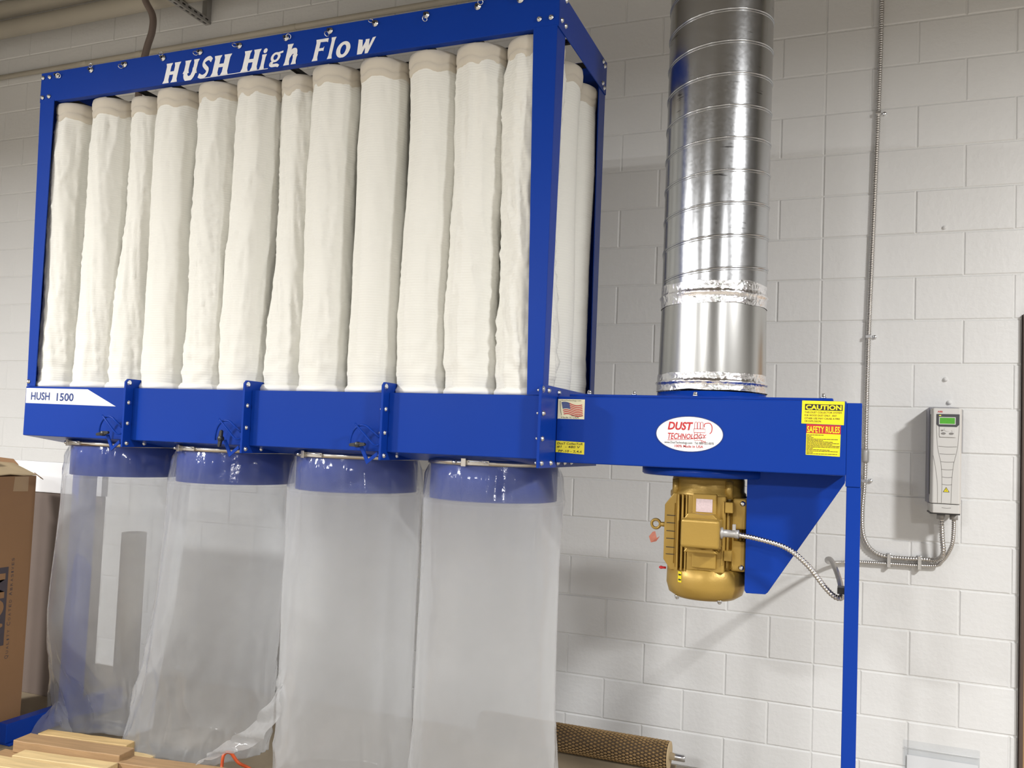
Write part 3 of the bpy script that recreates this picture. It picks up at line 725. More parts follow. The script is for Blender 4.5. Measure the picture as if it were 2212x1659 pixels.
br = obj('motor_bracket', MB().prism([(-.326, 1.342), (-.016, 1.342), (-.016, 1.316), (-.250, .940), (-.258, .933), (-.320, .931), (-.326, .94)], 1, -1.305, -1.299).prism([(-.326, 1.342), (-.016, 1.342), (-.016, 1.316), (-.250, .940), (-.320, .931), (-.326, .94)], 1, -1.105, -1.099).box(-.326, -.320, -1.2985, -1.1055, .935, 1.342), 'blue', bl, bevel=0.0015)
# stickers
def ell(cx, cz, rx, rz, n=48): return [(cx + rx * math.cos(2 * PI * i / n), cz + rz * math.sin(2 * PI * i / n)) for i in range(n)]
e1, e2 = 0.0008, 0.0014
lo = obj('logo_sticker', MB().flat(ell(-.501, 1.456, .110, .0575), YB - e1), 'white_print', bl, label='white oval sticker reading DUST TECHNOLOGY')
obj('sticker_rim', MB().add([(p[0], YB - e2, p[1]) for p in ell(-.501, 1.456, .1125, .060)] + [(p[0], YB - e2, p[1]) for p in ell(-.501, 1.456, .110, .0575)], [(i, (i + 1) % 48, 48 + (i + 1) % 48, 48 + i) for i in range(48)]), 'blue_print', lo)
t = text_mb('DUST', -.573, 1.470, YB - e2, .026, .084, shear=.2, bold=.03)
def rising(u, v): # TECHNOLOGY shrinks to the right
    k = 1 - .45 * u / .125
    return (-.572 + u, YB - e2, 1.437 + u * .055 + v * k)
text_mb('TECHNOLOGY', 0, 0, 0, .0235, .124, shear=.2, bold=.012, xform=rising)
t2 = text_mb('TECHNOLOGY', 0, 0, 0, .0225, .128, shear=.2, bold=.012, xform=rising); t.add(t2.v, t2.f)
for p in thick([(-.573, 1.434), (-.50, 1.4395), (-.445, 1.446)], .0014): t.flat(p, YB - e2)
text_mb('100% Made in USA', -.548, 1.4115, YB - e2, .0085, .094, bold=.01, mb=t)
text_mb('TM.', -.462, 1.4275, YB - e2, .008, .018, mb=t)
for k in range(3):   # little collector drawing: three filters, a box, bags and a hose
    x = -.4835 + k * .0095
    for p in thick(cr2([(x, 1.474), (x, 1.493), (x + .004, 1.4965), (x + .008, 1.493), (x + .008, 1.474)], 3), .0011): t.flat(p, YB - e2)
    for p in thick([(x, 1.462), (x, 1.452)], .0011) + thick([(x, 1.443), (x, 1.436), (x + .008, 1.436)], .0011): t.flat(p, YB - e2)
for p in thick([(-.486, 1.474), (-.449, 1.474), (-.449, 1.462), (-.486, 1.462), (-.486, 1.474)], .0014): t.flat(p, YB - e2)
for p in thick(cr2([(-.452, 1.480), (-.452, 1.489), (-.446, 1.493), (-.434, 1.493), (-.427, 1.482), (-.428, 1.466), (-.434, 1.459)], 4), .0025): t.flat(p, YB - e2)
obj('red_lettering', t, 'red_print', lo)
obj('small_lettering', text_mb('www.DustTechnology.com   Tel: 800-322-0070', -.583, 1.4235, YB - e2, .0078, .163), 'black_print', lo)
fs_ = obj('flag_sticker', MB().flat([(-.964, 1.495), (-.866, 1.495), (-.866, 1.564), (-.964, 1.564)], YB - e1), 'cream_print', bl, label='cream sticker with a waving flag, Made in USA')
def wav(u): return .004 * math.sin(u * 6.0 + .4) - .006 * u
def fp(u, v): return (-.951 + .076 * u + .010 * (1 - v) * (1 - u * .55), 1.5085 + .043 * v + wav(u) + .004 * u * (1 - v))
rb = MB(); bb = MB(); wb_ = MB()
for k in range(7):
    v0, v1 = 2 * k / 13, (2 * k + 1) / 13; u0 = 0.0 if v1 < .5 else .38
    for i in range(8):
        a, b = u0 + (1 - u0) * i / 8, u0 + (1 - u0) * (i + 1) / 8
        rb.flat([fp(a, v0), fp(b, v0), fp(b, v1), fp(a, v1)], YB - e2)
for i in range(4):
    a, b = .38 * i / 4, .38 * (i + 1) / 4; bb.flat([fp(a, 6 / 13), fp(b, 6 / 13), fp(b, 1), fp(a, 1)], YB - e2)
for i in range(6):
    for j in range(5):
        q = fp(.035 + .31 * i / 5.2, .50 + .45 * j / 4.6); wb_.flat([(q[0] + dx_, q[1] + dz_) for dx_, dz_ in ((-.0009, 0), (0, -.0009), (.0009, 0), (0, .0009))], YB - e2 - .0004)
obj('red_stripes', rb, 'red_print', fs_); obj('blue_canton', bb, 'blue_print', fs_); obj('white_stars', wb_, 'white_print', fs_)
tm = text_mb('DustTechnology.com', -.951, 1.5575, YB - e2, .0045, .072); text_mb('Made in USA', -.950, 1.4975, YB - e2, .0055, .065, mb=tm); text_mb('1-800-322-0070', -.918, 1.5045, YB - e2, .004, .046, mb=tm)
for p in thick([(-.9565, 1.558), (-.9545, 1.530), (-.9495, 1.507)], .0012): tm.flat(p, YB - e2)
obj('lettering', tm, 'black_print', fs_)
nt_ = obj('note', MB().flat([(-.9665, 1.378), (-.862, 1.373), (-.862, 1.415), (-.9665, 1.418)], YB - e1), 'note', bl, label='yellow handwritten note reading Dust Collector number 1')
hm = text_mb('DusT CollecToR', -.961, 1.4055, YB - e2, .0075, .093, shear=.12, bold=.008); text_mb('#1  - 480 V', -.962, 1.394, YB - e2, .008, .085, shear=.1, bold=.008, mb=hm); text_mb('PP-10 - 2,4,6', -.956, 1.379, YB - e2, .008, .086, shear=.1, bold=.008, mb=hm)
obj('handwriting', hm, 'black_print', nt_)
ca = obj('caution_sticker', MB().flat([(-.148, 1.5015), (-.022, 1.4995), (-.0205, 1.573), (-.147, 1.574)], YB - e1), 'yellow_print', bl, label='yellow CAUTION sticker')
obj('caution_bar', MB().flat([(-.138, 1.5445), (-.0265, 1.5435), (-.0265, 1.5625), (-.138, 1.5635)], YB - e2), 'black_print', ca)
obj('caution_word', text_mb('CAUTION', -.1355, 1.5465, YB - e2 - .0005, .0145, .106, bold=.035), 'yellow_print', ca)
tm = MB()
for s_, z, w in (('THIS DUST COLLECTOR SYSTEM', 1.5345, .110), ('FOR WOOD DUST ONLY.  ANY', 1.5250, .096), ('OTHER USE MAY CAUSE A FIRE', 1.5155, .105), ('OR EXPLOSION.', 1.5065, .051)): text_mb(s_, -.139, z, YB - e2, .0060, w, mb=tm)
obj('small_lettering', tm, 'black_print', ca)
sr = obj('safety_sticker', MB().flat([(-.133, 1.4035), (-.032, 1.4010), (-.0305, 1.498), (-.1325, 1.500)], YB - e1 * .6), 'yellow_print', bl, label='yellow sticker headed SAFETY RULES')
obj('red_header', MB().flat([(-.1325, 1.472), (-.031, 1.470), (-.0305, 1.498), (-.1325, 1.500)], YB - e1), 'red_print', sr)
obj('safety_word', text_mb('SAFETY RULES', -.1305, 1.4745, YB - e2, .020, .097, bold=.02), 'yellow_print', sr)
tm = MB(); rng = random.Random(9)
for k in range(15):
    z = 1.4655 - k * .0042; w = rng.choice([.094, .09, .085, .05, .012, .092, .07])
    x = -.131
    while x < -.131 + w:
        l = rng.uniform(.004, .012); tm.flat([(x, z), (x + l, z), (x + l, z + .0016), (x, z + .0016)], YB - e2); x += l + .0012
obj('fine_print', tm, 'black_print', sr)

# ------------------------------------------------------------------ electric motor
mo = thing('electric_motor', 'gold painted electric motor hanging under the blue blower housing', 'motor', (MX, MY, 0.89))
RM = 0.140
obj('top_endbell', MB().lathe([(.122, 1.313), (.126, 1.30), (.126, 1.262), (.132, 1.255), (.132, 1.238), (.12, 1.236)], (MX, MY, 0), 48), 'gold', mo)
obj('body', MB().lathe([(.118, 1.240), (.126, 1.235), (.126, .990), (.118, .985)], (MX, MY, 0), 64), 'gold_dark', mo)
# cooling fins
for a in list(range(-180, -128, 9)) + list(range(-52, 181, 9)):
    ar = R(a); c, s = math.cos(ar), math.sin(ar); q = .0022
    def P(r, t_, z): return (MX + r * c - t_ * s, MY + r * s + t_ * c, z)
    obj('fin', MB().hexa([P(.120, -q, .995), P(RM, -q, 1.01), P(RM, q, 1.01), P(.120, q, .995)], [P(.120, -q, 1.232), P(RM, -q, 1.215), P(RM, q, 1.215), P(.120, q, 1.232)]), 'gold', mo)
# flat housing pads on the front
yf_ = MY - .138
obj('front_pad', MB().box(-.502, -.421, yf_ - .004, MY - .08, 1.175, 1.256), 'gold', mo, bevel=0.004)
obj('front_pad', MB().box(-.499, -.418, yf_ - .004, MY - .08, 1.005, 1.085), 'gold', mo, bevel=0.004)
obj('front_cradle', MB().box(-.520, -.392, MY - .128, MY - .06, .992, 1.250), 'gold', mo, bevel=0.004)
np_ = obj('rating_plate', MB().box(-.489, -.434, yf_ - .0055, yf_ - .004, 1.195, 1.239), 'plate', mo, bevel=0.0)
for x0_, x1_ in ((-.556, -.549), (-.541, -.534), (-.527, -.521)):
    obj('rib', MB().box(x0_, x1_, MY - .130, MY - .075, .990, 1.250), 'gold', mo, bevel=0.0015)
obj('side_shroud', MB().prism([(-.606, 1.21), (-.575, 1.252), (-.562, 1.252), (-.562, .985), (-.580, .985), (-.606, 1.02)], 1, MY - .098, MY + .05), 'gold', mo, bevel=0.003)
for z in (1.172, 1.146, 1.118, 1.092, 1.062, 1.038):
    obj('slot', MB().box(-.597, -.567, MY - .1005, MY - .0978, z, z + .0022), 'black', mo)
# junction box
obj('junction_box', MB().box(-.526, -.397, MY - .222, MY - .13, 1.080, 1.176), 'gold', mo, bevel=0.010, seg=3)
obj('junction_lid_seam', MB().box(-.527, -.396, MY - .192, MY - .188, 1.079, 1.177), 'gold_dark', mo, bevel=0.006)
for z in (1.184, 1.072):
    obj('box_bridge', MB().prism([(-.520, z - .010), (-.405, z - .010), (-.425, z + .008), (-.455, z + .004), (-.485, z + .008), (-.508, z + .008)], 1, MY - .19, MY - .12), 'gold', mo, bevel=0.003)
# side clamps with clips and feet on the bracket side
obj('rail', MB().box(-.401, -.396, MY - .135, MY - .07, 1.020, 1.235), 'gold', mo, bevel=0.001)
for z0_, z1_ in ((1.196, 1.232), (1.035, 1.070)):
    obj('clip', MB().box(-.394, -.368, MY - .132, MY - .07, z0_, z1_), 'gold', mo, bevel=0.002)
for z0_, z1_ in ((1.140, 1.245), (.998, 1.10)):
    obj('foot', MB().box(-.375, -.3265, MY - .093, MY - .045, z0_, z1_), 'gold', mo, bevel=0.006)
obj('foot', MB().box(-.372, -.3265, MY + .045, MY + .093, .998, 1.245), 'gold', mo, bevel=0.006)
for z in (1.228, 1.012): inst(BOLT, 'bolt', mo, (-.340, MY - .093, z), FRONT)
# fan cover
fc = obj('fan_cover', MB().lathe([(.131, .998), (.136, .994), (.137, .935), (.128, .905), (.105, .890), (.06, .884), (0, .883)], (MX, MY, 0), 64), 'gold', mo)
st = MB(); zc = .966
def cyl(a, z, r=.1378): return (MX + r * math.cos(a), MY + r * math.sin(a), z)
st.add([cyl(R(-124), .948), cyl(R(-117.5), .948), cyl(R(-117.5), .985), cyl(R(-124), .985)], [(0, 1, 2, 3)])
sk = obj('rotation_sticker', st, 'yellow_print', fc)
for z in (.957, .974):
    obj('arrow', MB().add([cyl(R(a), z + h, .1384) for a, h in ((-123.3, 0), (-121.5, -.005), (-121.5, -.0025), (-118.2, -.0025), (-118.2, .0025), (-121.5, .0025), (-121.5, .005))], [tuple(range(7))]), 'black_print', sk)
for a in (-135, -57, 45, 130):
    inst(BOLT, 'bolt', fc, (MX + .118 * math.cos(R(a)), MY + .118 * math.sin(R(a)), .897), (PI / 2, 0, 0), (1, 1.6, 1))
for a in (-140, -48, 40, 130):
    obj('corner_lug', MB().lathe([(.014, 1.300), (.014, 1.240)], (MX + .128 * math.cos(R(a)), MY + .128 * math.sin(R(a)), 0), 10), 'gold', mo)
    inst(BOLT, 'bolt', mo, (MX + .128 * math.cos(R(a)), MY + .128 * math.sin(R(a)), 1.240), (PI / 2, 0, 0))
eb = obj('lifting_eye', MB().tube([(-.650 + .0155 * math.cos(a * PI / 10), MY - .03, 1.134 + .0155 * math.sin(a * PI / 10)) for a in range(20)], .0052, 8, closed=True).lathe([(.007, 0), (.009, .012), (.009, .032)], (-.636, MY - .03, 1.134), 10, 'X'), 'gold', mo)
obj('paper_tag', MB().add([(-.660, MY - .035, 1.105), (-.650, MY - .038, 1.108), (-.642, MY - .045, 1.085), (-.662, MY - .05, 1.068), (-.672, MY - .04, 1.088), (-.628, MY - .06, 1.094), (-.640, MY - .06, 1.075)], [(0, 1, 2, 3, 4), (2, 5, 6, 3)]), 'tag', mo)
obj('grease_plug', MB().lathe([(.003, -.014), (.006, -.008), (.004, 0), (.004, .01)], (-.613, MY - .06, .985), 8, 'X'), 'red_print', mo)

# ------------------------------------------------------------------ spiral duct
du = thing('spiral_duct', 'shiny galvanised spiral duct rising from the blower housing', 'duct', (MX, MY, hz1))
RD = 0.1845
obj('pipe', MB().lathe([(RD, 1.965), (RD, 4.7)], (MX, MY, 0), 96, cap=False), 'duct', du)
pitch = 0.1125; hel = []
z = 2.00; k = 0
while z < 4.69:
    a = R(-150) + 2 * PI * k / 64
    hel.append((MX + (RD + .0002) * math.cos(a), MY + (RD + .0002) * math.sin(a), z)); k += 1; z = 2.0 + pitch * k / 64
hm = MB().tube(hel, .0034, 8)
obj('spiral_seam', hm, 'duct', du)
hel2 = [(p[0], p[1], p[2] - .0085) for p in hel]
obj('spiral_groove', MB().tube(hel2, .0016, 6), 'duct', du)
obj('lower_sleeve', MB().lathe([(.1895, 1.630), (.1835, 1.965)], (MX, MY, 0), 96, cap=False), 'sleeve_metal', du)
def foil(z0_, z1_, r0, r1, seed, bead):
    vs = []; nn, mm = 160, 14
    for j in range(mm + 1):
        q = j / mm; z = z0_ + (z1_ - z0_) * q
        for i in range(nn):
            a = 2 * PI * i / nn
            n = noise.noise(Vector((math.cos(a) * 11, math.sin(a) * 11, z * 45 + seed))); n2 = noise.noise(Vector((math.cos(a) * 26, math.sin(a) * 26, z * 70 + seed)))
            r = r0 + (r1 - r0) * q + .0016 + .0014 * abs(n) + .0009 * n2 + bead * math.exp(-((q - .5) / .07) ** 2)
            zz = z + (.006 * noise.noise(Vector((math.cos(a) * 2, math.sin(a) * 2, seed + j)))) * (1 if j in (0, mm) else 0)
            vs.append((MX + r * math.cos(a), MY + r * math.sin(a), zz))
    fs = [(j * nn + i, j * nn + (i + 1) % nn, (j + 1) * nn + (i + 1) % nn, (j + 1) * nn + i) for j in range(mm) for i in range(nn)]
    return MB().add(vs, fs, True)
obj('foil_tape', foil(1.905, 1.982, .1845, .1845, 3.0, .006), 'foil', du)
obj('foil_tape', foil(1.6085, 1.668, .1930, .1895, 8.0, .006), 'foil', du)

# ------------------------------------------------------------------ flexible conduits
def flex(path, r=0.0115, step=.0028):
    pts = resample(catmull(path, 14), step)
    return MB().tube(pts, r, 10, rf=lambda i: r * (1.0 if (i // 1) % 4 in (0, 1) else 0.80))
cw = thing('wall_conduit', 'armoured steel conduit running down the white wall and into the left of the drive', 'conduit', (0.06, -0.03, 0.94))
obj('flexible_tube', flex([(.100, -.014, 4.69), (.098, -.016, 3.576), (.091, -.018, 3.03), (.078, -.018, 2.45), (.067, -.018, 1.964), (.064, -.018, 1.6), (.062, -.018, 1.308), (.053, -.020, 1.137), (.063, -.020, 1.031), (.102, -.020, .970), (.171, -.020, .947), (.325, -.022, .949), (.366, -.04, .953), (.389, -.085, .985), (.384, -.095, 1.06), (.378, -.095, 1.172)]), 'flex', cw)
for (x, z) in ((.091, 3.03), (.067, 1.964), (.0605, 1.29)):
    m = MB().box(x - .013, x + .013, -.034, -.0005, z - .008, z + .008).lathe([(0, -.014), (.009, -.012), (.010, -.002), (.010, 0)], (x + .028, 0, z), 10, 'Y').box(x + .012, x + .036, -.005, -.0005, z - .007, z + .007)
    obj('strap', m, 'bolt', cw, bevel=0.002)
obj('coupling', MB().lathe([(.015, 1.375), (.0165, 1.385), (.0165, 1.425), (.015, 1.435)], (.063, -.018, 0), 14), 'strut', cw)
cm = thing('motor_conduit', 'armoured steel conduit looping from the motor round the blue leg to the drive', 'conduit', (-0.02, -1.2, 0.92))
obj('flexible_tube', flex([(-.352, -1.395, 1.134), (-.274, -1.40, 1.124), (-.187, -1.395, 1.101), (-.122, -1.39, 1.052), (-.072, -1.385, .991), (-.041, -1.38, .961), (-.021, -1.365, .955), (-.018, -1.33, .968), (-.022, -1.27, .975), (-.030, -1.15, .985), (-.045, -1.0, 1.00), (-.065, -.75, 1.0), (-.085, -.45, .965), (-.09, -.20, .925), (-.075, -.07, .905), (-.03, -.024, .905), (.054, -.020, .913), (.133, -.020, .915), (.345, -.022, .922), (.39, -.045, .950), (.422, -.085, 1.02), (.429, -.095, 1.09), (.429, -.095, 1.172)], .0092, .0022), 'flex', cm)
obj('connector', MB().lathe([(.019, -.398), (.019, -.390), (.0125, -.388), (.0125, -.352), (.014, -.350), (.014, -.338)], (0, -1.395, 1.134), 16, 'X').box(-.358, -.348, -1.405, -1.395, 1.146, 1.166), 'strut', cm, bevel=0.0)
for x in (.172, .300):
    obj('strap', MB().box(x - .008, x + .008, -.036, -.0005, .898, .965), 'bolt', cm, bevel=0.004)
obj('cable_tie', MB().box(-.032, -.010, -1.40, -1.352, .972, .992), 'black', cm, bevel=0.002)

# ------------------------------------------------------------------ variable speed drive
dv = thing('motor_drive', 'pale grey motor drive unit with a green screen mounted on the white wall', 'drive unit', (.385, -.1, 1.166))
DX0, DX1, DY = .326, .446, -.2
obj('heat_sink', MB().box(DX0 - .006, DX1 - .004, -.125, -.0015, 1.21, 1.632), 'heat_sink', dv, bevel=0.003)
obj('front_cover', MB().prism([(DX0, -.125), (DX0, -.188), (DX0 + .008, DY), (DX1 - .008, DY), (DX1, -.188), (DX1, -.125)], 2, 1.213, 1.626), 'drive', dv, bevel=0.004)
obj('lower_cover', MB().prism([(DX0 + .002, -.03), (DX0 + .002, -.188), (DX0 + .01, DY), (DX1 - .008, DY), (DX1, -.188), (DX1, -.03)], 2, 1.172, 1.2105), 'drive', dv, bevel=0.003)
obj('side_vent', MB().box(DX0 - .0015, DX0 + .001, -.165, -.13, 1.25, 1.60), 'drive_dark', dv)
obj('gland_plate', MB().box(DX0, DX1 - .002, -.185, -.03, 1.166, 1.172), 'drive_dark', dv)
for x in (.378, .429): obj('gland', MB().lathe([(.017, 1.140), (.017, 1.166)], (x, -.095, 0), 14), 'strut', dv)
yd = DY - .0006
bz = obj('panel_bezel', MB().prism([(.346, 1.600), (.434, 1.600), (.434, 1.555), (.424, 1.545), (.356, 1.545), (.346, 1.555)], 1, DY - .003, DY + .002), 'drive_dark', dv, bevel=0.001)
obj('screen', MB().flat([(.358, 1.558), (.417, 1.558), (.417, 1.584), (.358, 1.584)], DY - .0036), 'screen', bz)
obj('screen_rim', MB().add([(x, DY - .0034, z) for x, z in ((.355, 1.555), (.420, 1.555), (.420, 1.587), (.355, 1.587), (.358, 1.558), (.417, 1.558), (.417, 1.584), (.358, 1.584))], [(0, 1, 5, 4), (1, 2, 6, 5), (2, 3, 7, 6), (3, 0, 4, 7)]), 'drive', bz)
obj('status_light', MB().flat([(.355, 1.592), (.363, 1.592), (.363, 1.595), (.355, 1.595)], DY - .0034), mat('yellow_status', (.7, .7, .05), .4, emit=((.8, .8, .1), 1.0)), bz)
kp = obj('keypad', MB().prism([(.357, 1.545), (.420, 1.545), (.420, 1.505), (.416, 1.500), (.361, 1.500), (.357, 1.505)], 1, DY - .0035, DY + .001), 'drive', dv, bevel=0.001)
for (x, z, rx, rz, m) in ((.388, 1.534, .012, .009, 'drive'), (.368, 1.529, .005, .003, 'drive_line'), (.408, 1.529, .004, .003, 'drive'), (.373, 1.516, .009, .0045, 'drive_line'), (.404, 1.516, .009, .0045, 'drive_line')):
    obj('button', MB().prism(ell(x, z, rx, rz, 20), 1, DY - .0055, DY - .003), m, kp)
obj('keypad_rim', MB().flat([(.356, 1.498), (.421, 1.498), (.421, 1.4995), (.356, 1.4995)], yd), 'drive_line', kp)
obj('maker_mark', text_mb('ABB', .349, 1.607, yd, .007, .020, bold=.03), 'red_print', dv)
def curve_line(pts, w=.0016):
    m = MB()
    for p in thick(cr2(pts, 5), w): m.flat(p, yd)
    return m
obj('groove', curve_line([(.345, 1.60), (.346, 1.53), (.352, 1.45), (.366, 1.38), (.370, 1.30), (.369, 1.215)]), 'drive_line', dv)
obj('groove', curve_line([(.435, 1.60), (.434, 1.53), (.428, 1.45), (.414, 1.38), (.408, 1.30), (.406, 1.215)]), 'drive_line', dv)
obj('groove', curve_line([(.334, 1.42), (.342, 1.38), (.352, 1.30), (.354, 1.215)]), 'drive_line', dv)
for z, xa, xb in ((1.460, .354, .426), (1.428, .359, .421), (1.394, .364, .416), (1.361, .367, .413), (1.328, .370, .410), (1.296, .371, .409), (1.196, .371, .407)):
    obj('groove', curve_line([(xa, z), ((xa + xb) / 2, z - .002), (xb, z)], .002), 'drive_line', dv)
ws = obj('warning_sticker', MB().flat([(.374, 1.263), (.400, 1.263), (.387, 1.285)], yd), 'black_print', dv)
obj('warning_face', MB().flat([(.3775, 1.265), (.3965, 1.265), (.387, 1.2815)], yd - .0004), 'yellow_print', ws)
obj('warning_bolt', MB().flat([(.3875, 1.2775), (.3845, 1.2715), (.387, 1.2715), (.3862, 1.2665), (.3895, 1.2735), (.387, 1.2735)], yd - .0008), 'black_print', ws)

# ------------------------------------------------------------------ document pocket
dp = thing('document_pocket', 'clear plastic document pocket fixed low on the wall at bottom right', 'pocket', (.40, -.005, -0.10))
def sheet(x0, x1, z0, z1, y): return MB().add([(x0, y, z0), (x1, y, z0), (x1, y, z1), (x0, y, z1)], [(0, 1, 2, 3)])
obj('back_sheet', sheet(.245, .555, -.10, .132, -.0030), 'film_sleeve', dp)
obj('front_sheet', sheet(.250, .553, -.10, .101, -.0080), 'film_sleeve', dp)
obj('paper', MB().box(.262, .548, -.0060, -.0050, -.098, .068), 'white_print', dp)
obj('pocket_lip', MB().tube([(.250, -.0085, .101), (.40, -.0095, .101), (.553, -.0085, .101)], .0012, 6), 'white_print', dp)

# ------------------------------------------------------------------ brown roller on the floor
rl = thing('feed_roller', 'brown studded rubber roller with a steel shaft lying on the floor by the wall', 'roller', (-1.1, -.50, 0))
RR = .062
obj('drum', MB().lathe([(RR - .004, -.72), (RR - .004, -1.62)], (0, -.50, RR), 40, 'X'), 'roller_base', rl)
sm = MB()
nx, na = 54, 24
for i in range(nx):
    for j in range(na):
        x = -.728 - i * .0165; a = 2 * PI * (j + .5 * (i % 2)) / na
        c, s = math.cos(a), math.sin(a)
        def Q(dx, da, r): return (x + dx, -.50 + r * math.cos(a + da), RR + r * math.sin(a + da))
        sm.add([Q(-.0125, 0, RR - .006), Q(0, -.115, RR - .006), Q(.0125, 0, RR - .006), Q(0, .115, RR - .006), Q(-.005, 0, RR), Q(0, -.05, RR), Q(.005, 0, RR), Q(0, .05, RR)],
               [(4, 5, 6, 7), (0, 1, 5, 4), (1, 2, 6, 5), (2, 3, 7, 6), (3, 0, 4, 7)])
so_ = obj('studs', sm, 'roller', rl); so_['kind'] = 'stuff'
obj('end_cap', MB().lathe([(RR - .001, -.7195), (RR - .001, -.716), (RR - .01, -.716)], (0, -.50, RR), 40, 'X'), 'cardboard_in', rl)
obj('shaft', MB().lathe([(.0155, -.74), (.0155, -.652), (.013, -.647)], (0, -.50, RR), 20, 'X'), 'bolt', rl)

# ------------------------------------------------------------------ cardboard box and things at the left
bx = thing('cardboard_box', 'tall brown cardboard box with dark abrasives lettering at the left edge', 'box', (-3.78, -1.70, 0))
X1 = -3.51; Y0, Y1 = -2.02, -1.409; HB = 1.185
bm_ = MB().box(X1 - .006, X1, Y0, Y1, 0, HB - .02).box(X1 - .55, X1 - .544, Y0, Y1, 0, HB - .02).box(X1 - .544, X1 - .006, Y0, Y0 + .006, 0, HB - .02).box(X1 - .544, X1 - .006, Y1 - .006, Y1, 0, HB - .02).box(X1 - .544, X1 - .006, Y0 + .006, Y1 - .006, 0, .006)
bd = obj('carton', bm_, 'cardboard', bx)
def flap(pts, name='flap', m='cardboard_in'):
    mb = MB(); n = len(pts); mb.add([p for p in pts] + [(p[0], p[1], p[2] + .004) for p in pts], [tuple(range(n)), tuple(range(2 * n - 1, n - 1, -1))] + [(i, (i + 1) % n, n + (i + 1) % n, n + i) for i in range(n)])
    return obj(name, mb, m, bx)
flap([(X1, Y0, HB - .018), (X1, -1.62, HB - .018), (X1 - .01, -1.53, HB - .012), (X1 - .005, -1.47, HB - .018), (X1, Y1, HB - .018), (X1 - .14, -1.42, HB + .030), (X1 - .20, -1.60, HB + .045), (X1 - .2, Y0, HB + .04)], 'side_flap')
flap([(X1 - .01, Y1, HB - .012), (X1 + .02, Y1 + .005, HB - .030), (X1 + .02, Y1 + .02, HB - .038), (X1 - .04, Y1 + .02, HB - .010)], 'torn_corner', 'cardboard')
flap([(X1 - .54, Y1, HB - .018), (X1 - .10, Y1, HB - .016), (X1 - .20, Y1 + .06, HB + .020), (X1 - .26, Y1 + .08, HB + .042), (X1 - .54, Y1 + .08, HB + .055)], 'rear_flap', 'cardboard')
flap([(X1 - .54, Y0, HB + .02), (X1 - .06, Y0, HB + .02), (X1 - .12, Y1 - .1, HB + .036), (X1 - .54, Y1 - .1, HB + .05)], 'top_flap', 'cardboard_in')
xo = X1 + .0008
def side(u, v): return (xo, u, v)
obj('packing_tape', MB().add([side(-1.520, 1.098), side(-1.447, 1.095), side(-1.447, 1.163), side(-1.515, 1.163)], [(0, 1, 2, 3)]), 'tape', bx)
# lettering runs upwards on the side facing right
def upw(u0, v0): return lambda a, b: (xo, u0 - b, v0 + a)
lg_ = obj('logo_block', MB().add([side(-1.70, .415), side(-1.515, .415), side(-1.515, .762), side(-1.70, .762)], [(0, 1, 2, 3)]), 'card_ink', bx)
lt = text_mb('VSM', 0, 0, 0, .125, .285, bold=.04, xform=lambda a, b: (xo + .0006, -1.535 - b, .450 + a)); obj('logo_letters', lt, 'cardboard', lg_)
q_ = MB(); pos = .352
for word, big in (('QUALITY', 1), ('COATED', 1), ('ABRASIVES', 1)):
    for k, ch in enumerate(word):
        hgt = .017 if k == 0 else .0125
        w_ = (.006 if ch == 'I' else .0125) * (1.25 if k == 0 else 1)
        p0 = pos
        text_mb(ch, 0, 0, 0, hgt, w_, xform=lambda a, b, p0=p0: (xo, -1.490 - b, p0 + a), mb=q_)
        pos += w_ + .0072
    pos += .012
obj('lettering', q_, 'card_ink', bx)

pn = thing('backing_board', 'grey brown board with a white top band standing behind the cardboard box', 'board', (-3.9, -.98, 0))
obj('board', MB().box(-4.35, -3.56, -.990, -.970, 0, 1.045), 'panel', pn, bevel=0.002)
obj('top_band', MB().box(-4.35, -3.56, -1.000, -.960, 1.0455, 1.205), 'white_print', pn, bevel=0.003)
tube = tag(obj('added_band_tube', MB().lathe([(.060, .004), (.060, .86), (.056, .86), (.056, .004)], (-3.47, -.86, 0), 32), 'pvc', origin=(-3.47, -.86, 0)), 'cream upright tube added for a bright band behind the leftmost plastic bag', 'tube')  # tube added to give the bright band that shows through the bag

# ------------------------------------------------------------------ lumber offcuts
PZ = []
def plank(a, b, wid, z0_, z1_, m, label, skew=.35, seed=0):
    a, b = Vector((a[0], a[1], 0)), Vector((b[0], b[1], 0)); d_ = (b - a); L_ = d_.length; ang = math.atan2(d_.y, d_.x)
    mb = MB(); nn = 8; rg = random.Random(seed)
    vs = []
    for i in range(nn + 1):
        x = L_ * i / nn; wv = rg.uniform(-.0015, .0015); wz = rg.uniform(-.001, .001)
        vs += [(x, -wid + wv, 0), (x, wv, 0), (x, wv, z1_ - z0_ + wz), (x, -wid + wv, z1_ - z0_ + wz)]
    fs = []
    for i in range(nn):
        for e in range(4): fs.append((4 * i + e, 4 * i + (e + 1) % 4, 4 * i + 4 + (e + 1) % 4, 4 * i + 4 + e))
    fs += [(0, 3, 2, 1), tuple(4 * nn + e for e in range(4))]
    mb.add(vs, fs)
    o = obj('plank', mb, m, bevel=0.002, seg=1)
    o.location = (a.x, a.y, z0_); o.rotation_euler = (0, 0, ang)
    return tag(o, label, 'plank', 'lumber offcuts on the floor')
plank((-3.218, -1.502), (-2.787, -1.440), .058, .0625, .090, 'pine', 'pale pine offcut at the back of the lumber pile, touching the second bag', seed=1)
plank((-3.191, -1.610), (-2.687, -1.545), .088, .062, .110, 'oldwood', 'thick weathered brown offcut with a knot, lying between pale pine offcuts', seed=2)
plank((-3.095, -1.706), (-2.665, -1.645), .066, .062, .090, 'pine2', 'pale pine offcut in front of the knotty brown offcut', seed=3)
